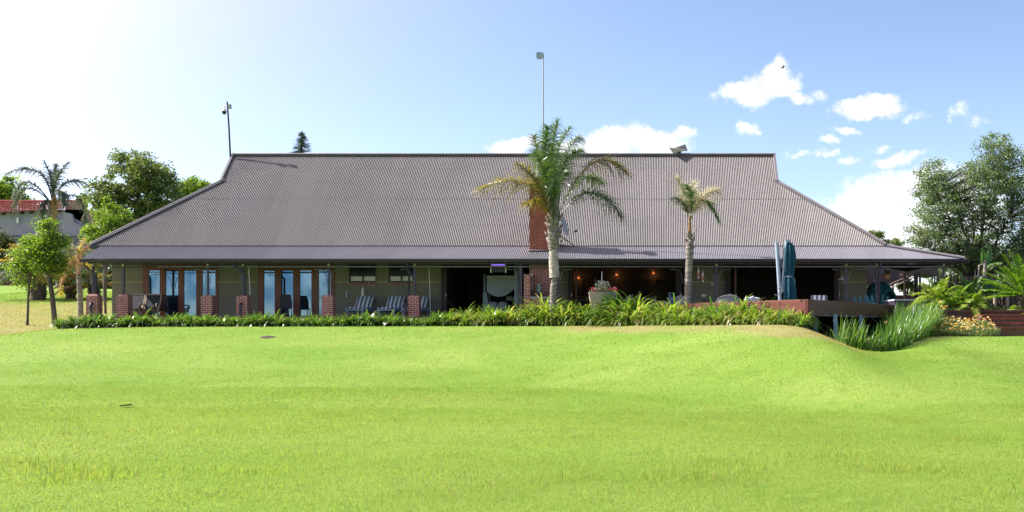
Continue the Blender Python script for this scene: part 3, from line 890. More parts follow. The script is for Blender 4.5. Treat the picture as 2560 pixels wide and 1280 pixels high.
# door leaves folded together at the sides of the open bays
def door_stack(px, n=4, dirn=1, w=.045, dep=.62, m='darkwood'):
    fr = MB()
    for k in range(n):
        x = X_(px) + dirn * k * (w + .018)
        fr.box(x, x + w, YW - dep * .45, YW + dep * .55, FL + .02, ZT + .1)
    d = part(fr, 'folded_door_leaves', M[m], house)
    h = MB()
    for z in (1.0,):
        x = X_(px) + dirn * (n - 1) * (w + .018) + w * .5
        h.tube([(x, YW - dep * .45 - .03, FL + z - .08), (x, YW - dep * .45 - .055, FL + z), (x, YW - dep * .45 - .03, FL + z + .08)], .014, 6)
    part(h, 'handle', M['white'], d)
door_stack(1106); door_stack(1422, 3); door_stack(1690, 4); door_stack(1812, 4); door_stack(2084, 4)
for a, b in ((1836, 1841), (1439, 1442)):
    mb = MB(); mb.box(X_(a), X_(b), YW - .02, YW + .1, FL, ZT + .1); part(mb, 'door_jamb', M['redwood'], house)

for (a, b) in ((872, 941), (971, 1035)):
    zs = PZ(689, YW)
    w = MB()
    w.box(X_(a), X_(b), YW + .05, YW + .11, wz0, wz0 + .06); w.box(X_(a), X_(b), YW + .05, YW + .11, zs - .03, zs + .03)
    w.box(X_(a), X_(b), YW + .05, YW + .11, wz1 - .06, wz1)
    for x in (X_(a) + .03, (X_(a) + X_(b)) / 2, X_(b) - .03): w.box(x - .03, x + .03, YW + .045, YW + .105, wz0 + .06, zs - .03)
    for x in (X_(a) + .03, X_(b) - .03): w.box(x - .03, x + .03, YW + .045, YW + .105, zs + .03, wz1 - .06)
    wd = part(w, 'window', M['black'], house)
    g = MB(); g.box(X_(a) + .06, X_(b) - .06, YW + .07, YW + .085, zs + .03, wz1 - .06); part(g, 'pane', M['darkglass'], wd)
    xm = (X_(a) + X_(b)) / 2
    for x0, x1 in ((X_(a) + .06, xm - .03), (xm + .03, X_(b) - .06)):
        g = MB()
        xs = np.linspace(x0, x1, 25); yy = YW + .10 + .012 * np.sin((xs - x0) * 60)
        g.grid(np.stack([np.stack([xs, yy, np.full(25, z)], 1) for z in (wz0 + .06, zs - .03)], 0))
        part(g, 'net_curtain', M['white'], wd, True)
    s_ = MB()
    n = 9
    for k in range(n):
        xa = X_(a) - .02 + k * (X_(b) - X_(a) + .04) / n
        s_.box(xa + .006, xa + (X_(b) - X_(a) + .04) / n - .006, YW - .06, YW + .05, wz0 - .13, wz0 - .004)
    part(s_, 'sill', M['redwood'] if False else M['brick'], wd)

# posts on brick piers
def post(px, z0, brackets=(-1, 1), w=.085, Y=YF + .30, cap=True):
    x = PX(px, Y)
    m_ = MB(); m_.box(x - w / 2, x + w / 2, Y - w / 2, Y + w / 2, z0, ZG - .13)
    p = part(m_, 'verandah_post', M['post'], house)
    b_ = MB()
    for s_ in brackets:
        z1 = 2.50; r_ = .44; pts = []
        for k in range(9):
            a = k / 8 * math.pi / 2
            pts.append((x + s_ * (.10 + r_ * (1 - math.cos(a)) * .55), Y, z1 - .5 + .44 * math.sin(a)))
        pts = [(x + s_ * .10, Y, z1 - .62)] + pts + [(x + s_ * .62, Y, z1 - .055)]
        b_.tube(pts, .014, 6)
        b_.tube([(x + s_ * .04, Y, z1 - .5), (x + s_ * .11, Y, z1 - .5)], .011, 5)
        b_.tube([(x + s_ * .5, Y, z1 - .06), (x + s_ * .5, Y, z1 + .06)], .011, 5)
    if brackets: part(b_, 'bracket', M['brace'], p, True)
    if cap:
        c_ = MB(); c_.box(x - .045, x + .045, Y - .06, Y - .046, ZG - .30, ZG - .16); part(c_, 'post_cap', M['cream'], p)
    return p


def pier(px0, px1, ztop):
    x0 = PX(px0, 48.3); x1 = PX(px1, 48.3); y0, y1 = 48.3, 48.3 + .46; c = .05
    m_ = MB()
    m_.box(x0, x1, y0, y1, .05, ztop - .09)
    # the top course tapers in
    V = [(x0, y0, ztop - .09), (x1, y0, ztop - .09), (x1, y1, ztop - .09), (x0, y1, ztop - .09), (x0 + c, y0 + c, ztop), (x1 - c, y0 + c, ztop), (x1 - c, y1 - c, ztop), (x0 + c, y1 - c, ztop)]
    m_.add(V, np.array([(4, 5, 6, 7), (0, 1, 5, 4), (1, 2, 6, 5), (2, 3, 7, 6), (3, 0, 4, 7)]))
    part(m_, 'brick_pier', M['brick'], house)


for a, b, zt in ((215, 243, 1.42), (291, 319, 1.41), (502, 530, 1.37), (590, 618, 1.36), (804, 832, 1.37), (1019, 1047, 1.36)):
    pier(a, b, zt)
    post((a + b) / 2 + 4, zt, (-1, 1) if a not in (590, 1019) else (-1,))
post(1302, FL, (-1,), w=.12, cap=False)
post(1712, FL, (-1,)); post(1791, FL); post(2115, FL); post(2191, FL); post(2359, FL, (-1,)); post(1395, FL, (1,), cap=False)
# ring valance and the long pipe slung under the beam
mb = MB()
x = XV0 + .4
while x < 12.1:
    if not (PX(1305, 48.5) < x < PX(1372, 48.5)):
        a = np.arange(9) * math.pi / 4
        mb.tube(np.stack([x + .058 * np.cos(a), np.full(9, YF + .30), 2.60 + .058 * np.sin(a)], 1), .008, 4, False)
    x += .135
mb.bar((XV0 + .3, YF + .3, 2.535), (12.2, YF + .3, 2.535), .02, .02)
mb.bar((XV0 + .3, YF + .3, 2.665), (12.2, YF + .3, 2.665), .02, .02)
part(mb, 'ring_valance', M['black'], house)
mb = MB(); mb.tube([(PX(395, 48.4), YF + .18, 2.56), (PX(2360, 48.4), YF + .18, 2.56)], .032, 8)
part(mb, 'awning_pipe', M['brace'], house, True)
# downpipes
for px, s_ in ((214, 1), (588, 1), (1020, 0), (1712, 0), (2200, 0)):
    x = PX(px, YF + .05); mb = MB()
    xb = PX(px, YF) + (.33 if s_ else 0.0)
    mb.tube([(x, YF - .08, ZG - .15), (x, YF - .08, ZG - .28), (xb, YF + .2, ZG - .62), (xb, YF + .2, FL if px > 1100 else .6)], .045, 8)
    if px < 1100: mb.tube([(xb, YF + .2, 1.0), (xb - .1, YF - .04, 1.02), (xb - .1, YF - .06, .9), (xb - .1, YF - .06, .1)], .05, 8)
    part(mb, 'downpipe', M['gutter'], house, True)

# chimney over the braai
cx0, cx1, cy0, cy1, cz1 = PX(1323.5, 49.15), PX(1377, 49.15), 49.15, 49.85, PZ(470, 49.15)
mb = MB(); mb.box(cx0, cx1, cy0, cy1, 2.3, cz1); mb.box(cx0 - .02, cx1 + .02, cy0 - .02, cy1 + .02, cz1 - .12, cz1 + .03)
ch = part(mb, 'chimney', M['chimney_brick'], house)
fx, fy = PX(1347.5, 49.5), 49.5
mb = MB(); mb.tube([(fx, fy, cz1), (fx, fy, PZ(384, 49.5))], .13, 16)
fl = part(mb, 'flue', M['silver'], ch, True)
mb = MB(); mb.lathe((fx, fy, PZ(384, 49.5)), [(.28, .0), (.27, .03), (.02, .16), (0, .16)], 16)
part(mb, 'flue_cap', M['rust'], fl)
mb = MB(); mb.bar((cx0 - .06, cy0 - .05, ZG + (cy0 - YF) * .435 + .03), (cx1 + .06, cy0 - .05, ZG + (cy0 - YF) * .435 + .03), .12, .02, nv); part(mb, 'chimney_flashing', M['flashing'], ch)
# braai fireplace
bx = lambda px: PX(px, 48.0)
bz = lambda py: PZ(py, 48.0)
mb = MB()
mb.box(bx(1311), bx(1326), 47.8, 48.75, .05, bz(686))
mb.box(bx(1326.3), bx(1363), 47.85, 48.70, .05, bz(746))
mb.box(bx(1318), bx(1371), 48.76, 49.3, .05, 2.72)
fp = part(mb, 'braai_fireplace', M['brick'], house)
mb = MB(); mb.box(bx(1326.5), bx(1368), 47.82, 48.755, bz(745.6), bz(742)); part(mb, 'hearth_slab', M['zinc'], fp)
# ------------------------------------------------------------------ roof fixtures
def roof_z(Y): return ZE + .035 + (Y - YE) * (ZR - ZE) / (YR - YE)


o = P(577, 388, 54.3)
pole = thing('camera_pole', 'leaning black pole with dome security camera on the left end of the ridge', 'camera pole', o)
top = P(568, 254, 54.3)
mb = MB(); mb.tube([o - (0, 0, .5), o + (top - o) * .5, top], [.045, .042, .036], 8); part(mb, 'pole', M['black'], pole)
k = o + (top - o) * .88
mb = MB(); mb.box(k[0] + .04, k[0] + .17, k[1] - .1, k[1] + .05, k[2] - .04, k[2] + .16); part(mb, 'junction_box', M['zinc'], pole)
mb = MB(); mb.tube([k + (-.03, 0, .08), k + (-.13, 0, .09), k + (-.16, 0, .05), k + (-.16, 0, 0)], .03, 8); part(mb, 'bracket', M['white'], pole)
c = k + (-.16, 0, -.12)
mb = MB(); mb.lathe(c, [(0, .12), (.05, .11), (.10, .02), (.105, -.03)], 14); cm_ = part(mb, 'dome_camera', M['white'], pole, True)
mb = MB(); mb.lathe(c, [(.10, -.03), (.10, -.08), (.075, -.15), (.03, -.18), (0, -.185)], 14); part(mb, 'dome', M['black'], cm_, True)

o = np.array((PX(1358, 49.75), 49.75, cz1 + .03))
mast = thing('antenna_mast', 'tall thin grey mast with a square panel antenna rising from the chimney', 'antenna', o)
zt = PZ(131, 49.75)
mb = MB(); mb.tube([o - (0, 0, .02), o + (0, 0, 2.5), (o[0], o[1], zt)], [.035, .03, .026], 8); part(mb, 'mast', M['zinc'], mast, True)
w = .30; a = np.array((o[0] - .30, o[1] - .06, zt - .30)); cs = []
for k in range(16):
    t = k / 16 * 2 * math.pi; sx = np.sign(math.cos(t)) * abs(math.cos(t)) ** .45; sz = np.sign(math.sin(t)) * abs(math.sin(t)) ** .45
    cs.append((a[0] + .15 + .14 * sx, a[2] + .15 + .15 * sz))
mb = MB(); mb.prism(cs, a[1] - .03, a[1] + .03); part(mb, 'panel_antenna', M['bluegrey'], mast)
mb = MB(); mb.box(o[0] - .15, o[0] - .02, a[1] - .09, a[1] - .032, zt - .29, zt - .14); mb.tube([(o[0], o[1], zt - .15), (o[0] - .12, a[1] - .05, zt - .15)], .02, 6); part(mb, 'clamp', M['zinc'], mast)

# wind driven cowl on the ridge
o = np.array((PX(1697, 54.5), 54.5, ZR))
cw = thing('ridge_cowl', 'angular silver wind cowl standing on the roof ridge', 'roof vent', o)
mb = MB(); mb.tube([o - (0, 0, .2), o + (0, 0, .16)], .12, 12); part(mb, 'neck', M['black'], cw)
q = lambda px, py, d: P(px, py, 54.5) + (0, d, 0)
V = [q(1672, 371, -.35), q(1683, 385, -.1), q(1719, 376, -.05), q(1685, 370, .25), q(1681, 368, .1)]
mb = MB(); mb.add(V, [[0, 1, 2], [0, 2, 4], [4, 2, 3], [3, 1, 0], [1, 3, 2], [0, 4, 3]]); part(mb, 'scoop', M['shell'], cw)
V = [q(1687, 369.5, .0), q(1719, 376, -.04), q(1713.5, 360, .02), q(1690, 370, .3), q(1718, 376, .32)]
mb = MB(); mb.add(V, [[0, 1, 2], [3, 2, 4], [0, 2, 3], [1, 4, 2], [0, 3, 4, 1]]); part(mb, 'tail', M['brace'], cw)

# satellite dish
dY = 50.2
o = np.array((PX(1402, dY), dY, roof_z(dY)))
ds = thing('satellite_dish', 'grey satellite dish on the corrugated roof behind the large palm trunk', 'satellite dish', o)
cpos = P(1405, 566, 49.3); ax_ = norm(np.array((.94, -.25, .25)))
u = norm(np.cross(ax_, (0, 0, 1))); v2 = np.cross(u, ax_)
prof = np.linspace(0, 1, 6); V = []
for t in prof:
    for k in range(24):
        an = k / 24 * 2 * math.pi
        V.append(cpos + u * .38 * t * math.cos(an) + v2 * .44 * t * math.sin(an) + ax_ * (.12 * t * t))
mb = MB(); mb.add(V, np.array([(i * 24 + k, i * 24 + (k + 1) % 24, (i + 1) * 24 + (k + 1) % 24, (i + 1) * 24 + k) for i in range(5) for k in range(24)])); part(mb, 'dish', M['zinc'], ds, True)
mb = MB(); lo_ = cpos - v2 * .40 + ax_ * .1; lnb = P(1440, 578, 49.2)
mb.tube([lo_, lnb], .014, 6); mb.tube([cpos - ax_ * .02, cpos - ax_ * .12 - np.array((0, 0, .1)), o], .03, 8); part(mb, 'arm', M['zinc'], ds)
mb = MB(); mb.tube([lnb - ax_ * .06, lnb + ax_ * .05], .045, 8); part(mb, 'receiver', M['black'], ds)

# ------------------------------------------------------------------ timber deck
DC = np.array((4.65, 37.5)); DL = np.array((-1.75, 48.0)); DR = np.array((10.0, 48.1))
deck = thing('timber_deck', 'pointed timber deck with plank sides jutting out over the reed bed', 'deck', (4.6, 43, .0))
def side(a, b, z0, z1, th):
    d = norm(b - a); n_ = np.array((-d[1], d[0])); n_ = n_ if n_ @ (np.array((4, 46.)) - a) > 0 else -n_
    return [(a[0], a[1]), (b[0], b[1]), (b + n_ * th)[:2], (a + n_ * th)[:2]]
mb = MB(); mb.prism(side(DL, DC, 0, 0, .09), .47, .90, 'z'); part(mb, 'side_planks', M['deckboard'], deck, label='sunlit red brown plank side')
mb = MB(); mb.prism(side(DC + (.004, .004), DR, 0, 0, .09), .47, .90, 'z'); part(mb, 'side_planks', M['deckboard'], deck)
mb = MB(); mb.prism(side(DL + (.1, .16), DC + (0, .13), 0, 0, .3), .903, .935, 'z'); mb.prism(side(DC + (0.02, .15), DR + (-.1, .1), 0, 0, .3), .903, .934, 'z'); part(mb, 'capping', M['deckfloor'], deck)
mb = MB(); mb.prism([(DL[0] + .15, DL[1] - .02), (DC[0], DC[1] + .2), (DR[0] - .15, DR[1] - .12), (DR[0] - .2, 47.98), (DL[0] + .2, 47.98)], .40, .452, 'z'); part(mb, 'deck_floor', M['deckfloor'], deck)
for px, Y in ((2088, 39.4), (2152, 42.6), (2225, 46), (2040, 40)):
    x = PX(px, Y); mb = MB(); z0 = float(hgt(x, Y)) - .1; mb.box(x - .06, x + .06, Y - .06, Y + .06, z0, .47); part(mb, 'deck_post', M['bluegrey'] if px < 2200 else M['black'], deck)
mb = MB(); xs = np.linspace(0, 1, 30); pa = DC + (DR - DC) * .05
mb.tube(np.stack([DC[0] + (DR[0] - DC[0]) * (.05 + .6 * xs) + .03, DC[1] + (DR[1] - DC[1]) * (.05 + .6 * xs) - .02, .45 - .03 * np.abs(np.sin(xs * 9))], 1), .008, 4); part(mb, 'cable', M['zinc'], deck)
mb = MB(); mb.box(-1.5, 9.6, 47.6, 47.98, -1.0, .40); mb.box(1.2, 1.4, 43.5, 47.6, -.8, .40); struct(mb, 'foundation_wall', M['soil'])

# cantilever umbrella, closed
o = np.array((PX(1965, 41.0), 41.0, .45))
um = thing('cantilever_umbrella', 'closed teal cantilever umbrella tied to its blue grey pole on the deck', 'umbrella', o)
p0 = P(1953, 752, 41.0); p0[2] = .45; p1 = P(1942, 608, 41.0)
mb = MB(); mb.tube([p0, p1], .07, 10); mb.tube([p1, p1 + (0, 0, .04)], .075, 10); part(mb, 'pole', M['steelblue'], um, True)
mb = MB(); mb.tube([P(1955, 735, 41.0), P(1961, 640, 40.95), P(1966, 604, 40.95)], .042, 8); mb.tube([P(1946, 625, 41), P(1956, 668, 41)], .012, 5); part(mb, 'arm', M['steelblue'], um, True)
mb = MB(); c = P(1949, 727, 40.9); an = np.linspace(-2.2, 2.4, 14)
mb.tube(np.stack([c[0] + .10 * np.cos(an), np.full(14, c[1]), c[2] + .11 * np.sin(an)], 1), .022, 6); mb.box(c[0] - .02, c[0] + .13, c[1] - .04, c[1] + .06, c[2] - .04, c[2] + .05); mb.tube([c + (-.05, 0, -.15), c + (-.16, -.03, -.14)], .016, 6); part(mb, 'crank', M['zinc'], um)
prof = [(1972, 606, .10), (1972, 616, .15), (1973, 640, .20), (1972, 668, .19), (1972, 688, .155), (1970, 700, .20), (1971, 722, .23), (1972, 740, .22), (1972, 753, .20)]
V = []; nn = 40
for i, (px, py, r_) in enumerate(prof):
    c = P(px, py, 41.05)
    for k in range(nn):
        t = k / nn * 2 * math.pi; rr = r_ * (1 + .26 * math.sin(8 * t + i * .25) + .07 * math.sin(3 * t + i)) * (.55 if py < 610 else 1)
        V.append(c + (rr * math.cos(t), rr * math.sin(t), .02 * math.sin(8 * t)))
mb = MB(); mb.add(V, np.array([(i * nn + k, i * nn + (k + 1) % nn, (i + 1) * nn + (k + 1) % nn, (i + 1) * nn + k) for i in range(len(prof) - 1) for k in range(nn)])); part(mb, 'canopy', M['umbrella'], um, True)
c = P(1970, 603, 41.05); mb = MB(); mb.box(c[0] - .09, c[0] + .06, c[1] - .08, c[1] + .08, c[2] - .04, c[2] + .05); part(mb, 'hub', M['bluegrey'], um)
c = P(1971, 692, 41.05); mb = MB(); mb.lathe(c, [(.175, -.02), (.18, 0), (.175, .02)], 20); mb.tube([c + (.15, -.1, 0), c + (.22, -.12, -.14), c + (.2, -.1, -.3)], .012, 5); part(mb, 'tie_strap', M['steelblue'], um)

# ------------------------------------------------------------------ furniture on the verandah
def sun_lounger(loc, label, rz=0.0):
    t = thing('sun_lounger', label, 'lounger', loc, 'striped loungers on the verandah', rz)
    f = MB()
    for s_ in (-.36, .36): f.bar((s_, .03, .30), (s_, 1.85, .30), .05, .09)
    for y in (.06, .9, 1.8): f.bar((-.36, y, .31), (.36, y, .31), .05, .05)
    for y in (.2, .35, .5, .65, .8, .95): f.bar((-.34, y, .345), (.34, y, .345), .08, .02)
    part(f, 'frame', M['bluegrey'], t, local=True)
    for x, y in ((-.33, .12), (.33, .12), (-.33, 1.6), (.33, 1.6)):
        l = MB(); l.box(x - .03, x + .03, y - .03, y + .03, 0, .28); part(l, 'leg', M['zinc'], t, local=True)
    l = MB(); l.bar((.41, .45, .37), (.41, 1.5, .33), .04, .16); part(l, 'side_tray', M['bluegrey'], t, local=True)
    def pad(y0, z0, y1, z1, name):
        b = MB(); n_ = norm(np.array((0, -(z1 - z0), y1 - y0))); a = np.array((0, y0, z0)); e = np.array((0, y1, z1)); V = []
        for s_ in np.linspace(0, 1, 7):
            for x in np.linspace(-1, 1, 17):
                h = .09 * (1 - abs(x) ** 6 * .6) * (1 - abs(2 * s_ - 1) ** 6 * .5)
                V.append(a + (e - a) * s_ + np.array((x * .36, 0, 0)) + n_ * h)
        V = np.array(V).reshape(7, 17, 3); b.grid(V)
        b.bar(a + n_ * .02, e + n_ * .02, .71, .05, n_)
        part(b, name, M['stripe'], t, True, local=True)
    pad(.03, .37, 1.15, .37, 'seat_cushion'); pad(1.16, .39, 1.62, .93, 'back_cushion')
    return t


def px_x(px, Y): return PX(px, Y)
for px, lab in ((884, 'striped lounger under the left verandah window, nearest the wall socket'), (964, 'striped lounger between two others, below the gap between the windows'), (1024, 'striped lounger half hidden behind a brick pier')):
    sun_lounger((PX(px, 49.1), 49.1, FL), lab, R(-4))


def steamer_chair(loc, label, rz):
    t = thing('folding_armchair', label, 'chair', loc, 'teak armchairs at the left verandah end', rz)
    f = MB()
    for s_ in (-.3, .3): f.bar((s_, .55, .30), (s_, .98, 1.0), .05, .04, (0, 1, 0))
    f.bar((-.32, .98, 1.0), (.32, .98, 1.0), .05, .05)
    part(f, 'back_frame', M['teak'], t, local=True)
    b = MB(); b.bar((0, .57, .34), (0, .955, .97), .55, .012, (0, 1, 0)); part(b, 'back_sling', M['dark_sling'], t, local=True)
    s2 = MB()
    for k in range(6): s2.bar((-.29, .02 + k * .1, .36 - .006 * k), (.29, .02 + k * .1, .36 - .006 * k), .085, .025)
    s2.bar((-.31, .0, .31), (.31, .0, .31), .03, .10); part(s2, 'seat', M['brown_slat'], t, local=True)
    for s_ in (-.345, .345):
        a = MB(); an = np.linspace(-1.2, 3.6, 14)
        pts = [(s_, .75, .58)] + [(s_, .08 - .075 * math.sin(x) * 1.0, .50 + .075 * math.cos(x)) for x in an[::1] if x > -.2]
        a.tube(pts, .028, 8); part(a, 'armrest', M['teak'], t, True, local=True)
        for y0, y1 in ((.0, .5), (.55, .08)):
            l = MB(); l.bar((s_ * .93, y0, 0), (s_ * .93, y1, .5), .04, .05, (1, 0, 0)); part(l, 'leg', M['teak'], t, local=True)
    return t


steamer_chair((PX(369, 49.2), 49.2, FL), 'pale teak armchair with dark sling back and brown slat seat by the glass door', R(8))
steamer_chair((PX(326, 49.3), 49.3, FL), 'teak armchair mostly hidden behind the second brick pier', R(6))
o = np.array((PX(400, 50.2), 50.2, FL)); t = thing('lattice_chair', 'black perforated metal chair beside the teak armchair at the left door', 'chair', o)
mb = MB()
for i in range(7):
    for j in range(9):
        x = o[0] - .27 + i * .085; z = FL + .28 + j * .075
        mb.bar((x, o[1], z), (x + .085, o[1], z + .075), .022, .02, (0, 1, 0)); mb.bar((x + .085, o[1] + .006, z), (x, o[1] + .006, z + .075), .022, .02, (0, 1, 0))
part(mb, 'backrest', M['black'], t)
mb = MB(); mb.tube([o + (-.3, 0, 0), o + (-.3, 0, .9), o + (-.2, 0, .98), o + (.25, 0, .98), o + (.33, 0, .9), o + (.33, 0, 0)], .02, 8); part(mb, 'frame', M['black'], t)
mb = MB(); mb.box(o[0] - .28, o[0] + .31, o[1] - .45, o[1] - .02, FL + .42, FL + .45); part(mb, 'seat', M['black'], t)

# dark moulded chair in front of the second glass door
o = np.array((PX(714, 49.8), 49.8, FL)); t = thing('moulded_chair', 'dark round backed chair before the second glass door', 'chair', o)
V = []
for i in range(8):
    z = FL + .38 + .62 * i / 7
    for k in range(9):
        a = -1.1 + 2.2 * k / 8; r_ = .30 * (1 - .35 * (i / 7) ** 3)
        V.append((o[0] + r_ * math.sin(a), o[1] + .30 * math.cos(a) * .5, z))
mb = MB(); mb.grid(np.array(V).reshape(8, 9, 3)); part(mb, 'backrest', M['dark_sling'], t, True)
mb = MB(); mb.lathe(o + (0, -.1, .40), [(0, .03), (.24, .03), (.28, 0), (.2, -.03)], 16); part(mb, 'seat', M['dark_sling'], t, True)
for x, y in ((-.2, -.25), (.2, -.25), (-.2, .1), (.2, .1)):
    mb = MB(); mb.tube([o + (x, y, .39), o + (x * 1.2, y * 1.2, 0)], .018, 6); part(mb, 'leg', M['black'], t)

# white cylinder standing on a stand against the wall, socket box on the wall
o = P(907, 752, YW - .13)
t = thing('gas_cylinder', 'slim white cylinder with a narrow neck standing behind the first lounger', 'cylinder', (o[0], o[1], FL))
mb = MB(); z1 = PZ(722, o[1]); mb.lathe((o[0], o[1], 0), [(0, FL), (.065, FL), (.07, FL + .05), (.07, z1 - .05), (.055, z1), (.03, z1 + .02), (.03, z1 + .05), (0, z1 + .05)], 16); part(mb, 'body', M['white'], t, True)
mb = MB(); mb.lathe((o[0], o[1], z1 + .05), [(.0, .0), (.038, 0), (.038, .05), (0, .05)], 12); part(mb, 'cap', M['zinc'], t)
o = P(867, 736, YW - .02); t = thing('wall_socket', 'small white socket box with three switches on the green wall', 'socket', o)
mb = MB(); mb.box(o[0] - .05, o[0] + .05, o[1] - .03, o[1], o[2] - .13, o[2] + .13); part(mb, 'back_box', M['dark_sling'], t)
for k in (-.09, 0, .09):
    mb = MB(); mb.box(o[0] - .035, o[0] + .035, o[1] - .04, o[1] - .031, o[2] + k - .03, o[2] + k + .03); part(mb, 'switch', M['white'], t)
# slack cords left hanging by the wall
for px, pt, pb in ((1072, 664, 788), (621, 664, 738)):
    Y = 49.4 if px > 1000 else 48.9; a = P(px, pt, Y); b = P(px + 4, pb, Y)
    mb = MB(); mb.tube([a, (a + b) / 2 + (.01, 0, 0), b], .018 if px < 1000 else .012, 6)
    single(mb, 'awning_rod', M['white'], 'thin white rod hanging from the awning pipe ' + ('beside the black loungers wall' if px > 1000 else 'beside the fourth brick pier'), 'rod', a)

# fluorescent insect killer with a violet tube
o = P(1247, 658, 48.9)
t = thing('insect_killer', 'boxy white framed insect killer with a glowing violet tube under the eave', 'insect killer', o)
x0, x1 = PX(1227, 48.9), PX(1266, 48.9); z0, z1 = PZ(682, 48.9), PZ(657, 48.9)
mb = MB(); mb.box(x0, x0 + .035, o[1] - .14, o[1] + .1, z0, z1); mb.box(x1 - .035, x1, o[1] - .14, o[1] + .1, z0, z1); mb.box(x0 + .035, x1 - .035, o[1] - .14, o[1] + .1, z1 - .045, z1); part(mb, 'casing', M['white'], t)
mb = MB(); mb.box(x0 + .037, x1 - .037, o[1] - .05, o[1] + .09, z0 + .03, z1 - .05); part(mb, 'grid', M['black'], t)
mb = MB(); mb.tube([(x0 + .05, o[1] - .09, z1 - .09), (x1 - .05, o[1] - .09, z1 - .09)], .018, 8); part(mb, 'tube', M['violet'], t)
mb = MB(); mb.bar((PX(1207, 48.9), o[1], z1 + .05), (PX(1280, 48.9), o[1], z1 + .055), .05, .025); mb.tube([(x0 + .1, o[1], z1), (x0 + .1, o[1], z1 + .05)], .01, 5); mb.tube([(x1 - .1, o[1], z1), (x1 - .1, o[1], z1 + .05)], .01, 5); part(mb, 'hanger', M['teak'], t)

# canopy daybed in the open bay
YD = 52.3
o = np.array((PX(1252, YD), YD, FL)); t = thing('canopy_daybed', 'daybed with pale draped cloth canopy in the open bay', 'daybed', o)
x0, x1 = PX(1212, YD), PX(1292, YD); zt = PZ(689, YD)
mb = MB()
V = np.zeros((14, 24, 3))
for i in range(14):
    for j in range(24):
        u_ = j / 23; v_ = i / 13
        zb = PZ(742, YD) + .34 * (2 * u_ - .85) ** 2
        V[i, j] = (PX(1217, YD) + (PX(1290, YD) - PX(1217, YD)) * u_, YD - .05 + .03 * math.sin(9 * u_ + 3 * v_) * v_, zt + (zb - zt) * v_)
mb.grid(V)
V = np.zeros((10, 8, 3))
for i in range(10):
    for j in range(8):
        v_ = i / 9; u_ = j / 7; V[i, j] = (PX(1208, YD) + .28 * u_ * (.6 + .5 * v_), YD - .12 + .04 * math.sin(u_ * 12), PZ(731, YD) + (PZ(778, YD) - PZ(731, YD)) * v_)
mb.grid(V)
part(mb, 'canopy_cloth', M['cloth'], t, True)
for x, y in ((x0, YD - .1), (x1, YD - .1), (x0, YD + 1.4), (x1, YD + 1.4)):
    mb = MB(); mb.box(x - .035, x + .035, y - .035, y + .035, FL, zt + .05); part(mb, 'post', M['bluegrey'], t)
mb = MB(); mb.box(x0 - .02, x1, YD - .06, YD + 1.5, FL + .1, FL + .42); part(mb, 'mattress', M['cushion'], t)
for a, b in ((1220, 1246), (1246, 1270)):
    mb = MB(); mb.lathe((0, 0, 0), [(0, -.12), (.25, -.1), (.3, 0), (.25, .1), (0, .12)], 14)
    V = np.concatenate(mb.v); V = V * np.array((.75, .5, 1.6)) + np.array(((PX(a, YD) + PX(b, YD)) / 2, YD - .03, FL + .55)); mb.v = [V]
    part(mb, 'pillow', M['cushion'], t, True)
# tied back pale curtain by the steel post
mb = MB()
for a, b in ((1286, 1291.5), (1293, 1296.5)):
    xs = np.linspace(PX(a, 50.6), PX(b, 50.6), 14); yy = 50.6 + .02 * np.sin(np.arange(14) * 1.3)
    mb.grid(np.stack([np.stack([xs, yy, np.full(14, z)], 1) for z in (PZ(762, 50.6), PZ(656, 50.6))], 0))
single(mb, 'curtain', M['cloth'], 'narrow pale grey green curtain gathered beside the steel post at the open bay', 'curtain', (PX(1291, 50.6), 50.6, PZ(762, 50.6)), smooth=True)
# director's chair seen below the canopy
Yd = 54.2; o = np.array((PX(1276, Yd), Yd, FL)); t = thing('director_chair', 'director chair with white canvas back under the cloth canopy', 'chair', o)
mb = MB(); mb.box(o[0] - .2, o[0] + .16, Yd - .01, Yd + .01, PZ(752, Yd), PZ(741, Yd)); part(mb, 'backrest', M['white'], t)
mb = MB(); mb.box(o[0] - .2, o[0] + .18, Yd - .4, Yd - .02, FL + .46, FL + .5); part(mb, 'seat', M['white'], t)
for s_ in (-.2, .18):
    mb = MB(); mb.bar((o[0] + s_, Yd, FL + .2), (o[0] + s_, Yd, PZ(741, Yd)), .03, .03); mb.bar((o[0] + s_, Yd - .42, FL + .66), (o[0] + s_, Yd + .02, FL + .66), .05, .025); part(mb, 'armrest', M['black'], t)
    mb = MB(); mb.bar((o[0] - .2, Yd - .2 + s_, FL), (o[0] + .18, Yd - .2 + s_, FL + .46), .03, .03); mb.bar((o[0] + .18, Yd - .24 + s_, FL), (o[0] - .2, Yd - .24 + s_, FL + .46), .03, .03); part(mb, 'leg', M['black'], t)
# low bench in front of the daybed, dim inside
Yd = 50.2; o = np.array((PX(1281, Yd), Yd, FL)); t = thing('low_rail_bench', 'low dark slatted bench in front of the daybed', 'bench', o)
mb = MB(); mb.bar((PX(1268, Yd), Yd, PZ(763, Yd)), (PX(1302, Yd), Yd, PZ(763, Yd)), .04, .06)
for px in np.arange(1270, 1302, 3.4): mb.bar((PX(px, Yd), Yd, FL), (PX(px, Yd), Yd, PZ(764.5, Yd)), .025, .025)
part(mb, 'backrest', M['dark_sling'], t); mb = MB(); mb.box(PX(1268, Yd), PX(1302, Yd), Yd + .03, Yd + .45, FL + .3, FL + .34); part(mb, 'seat', M['dark_sling'], t)

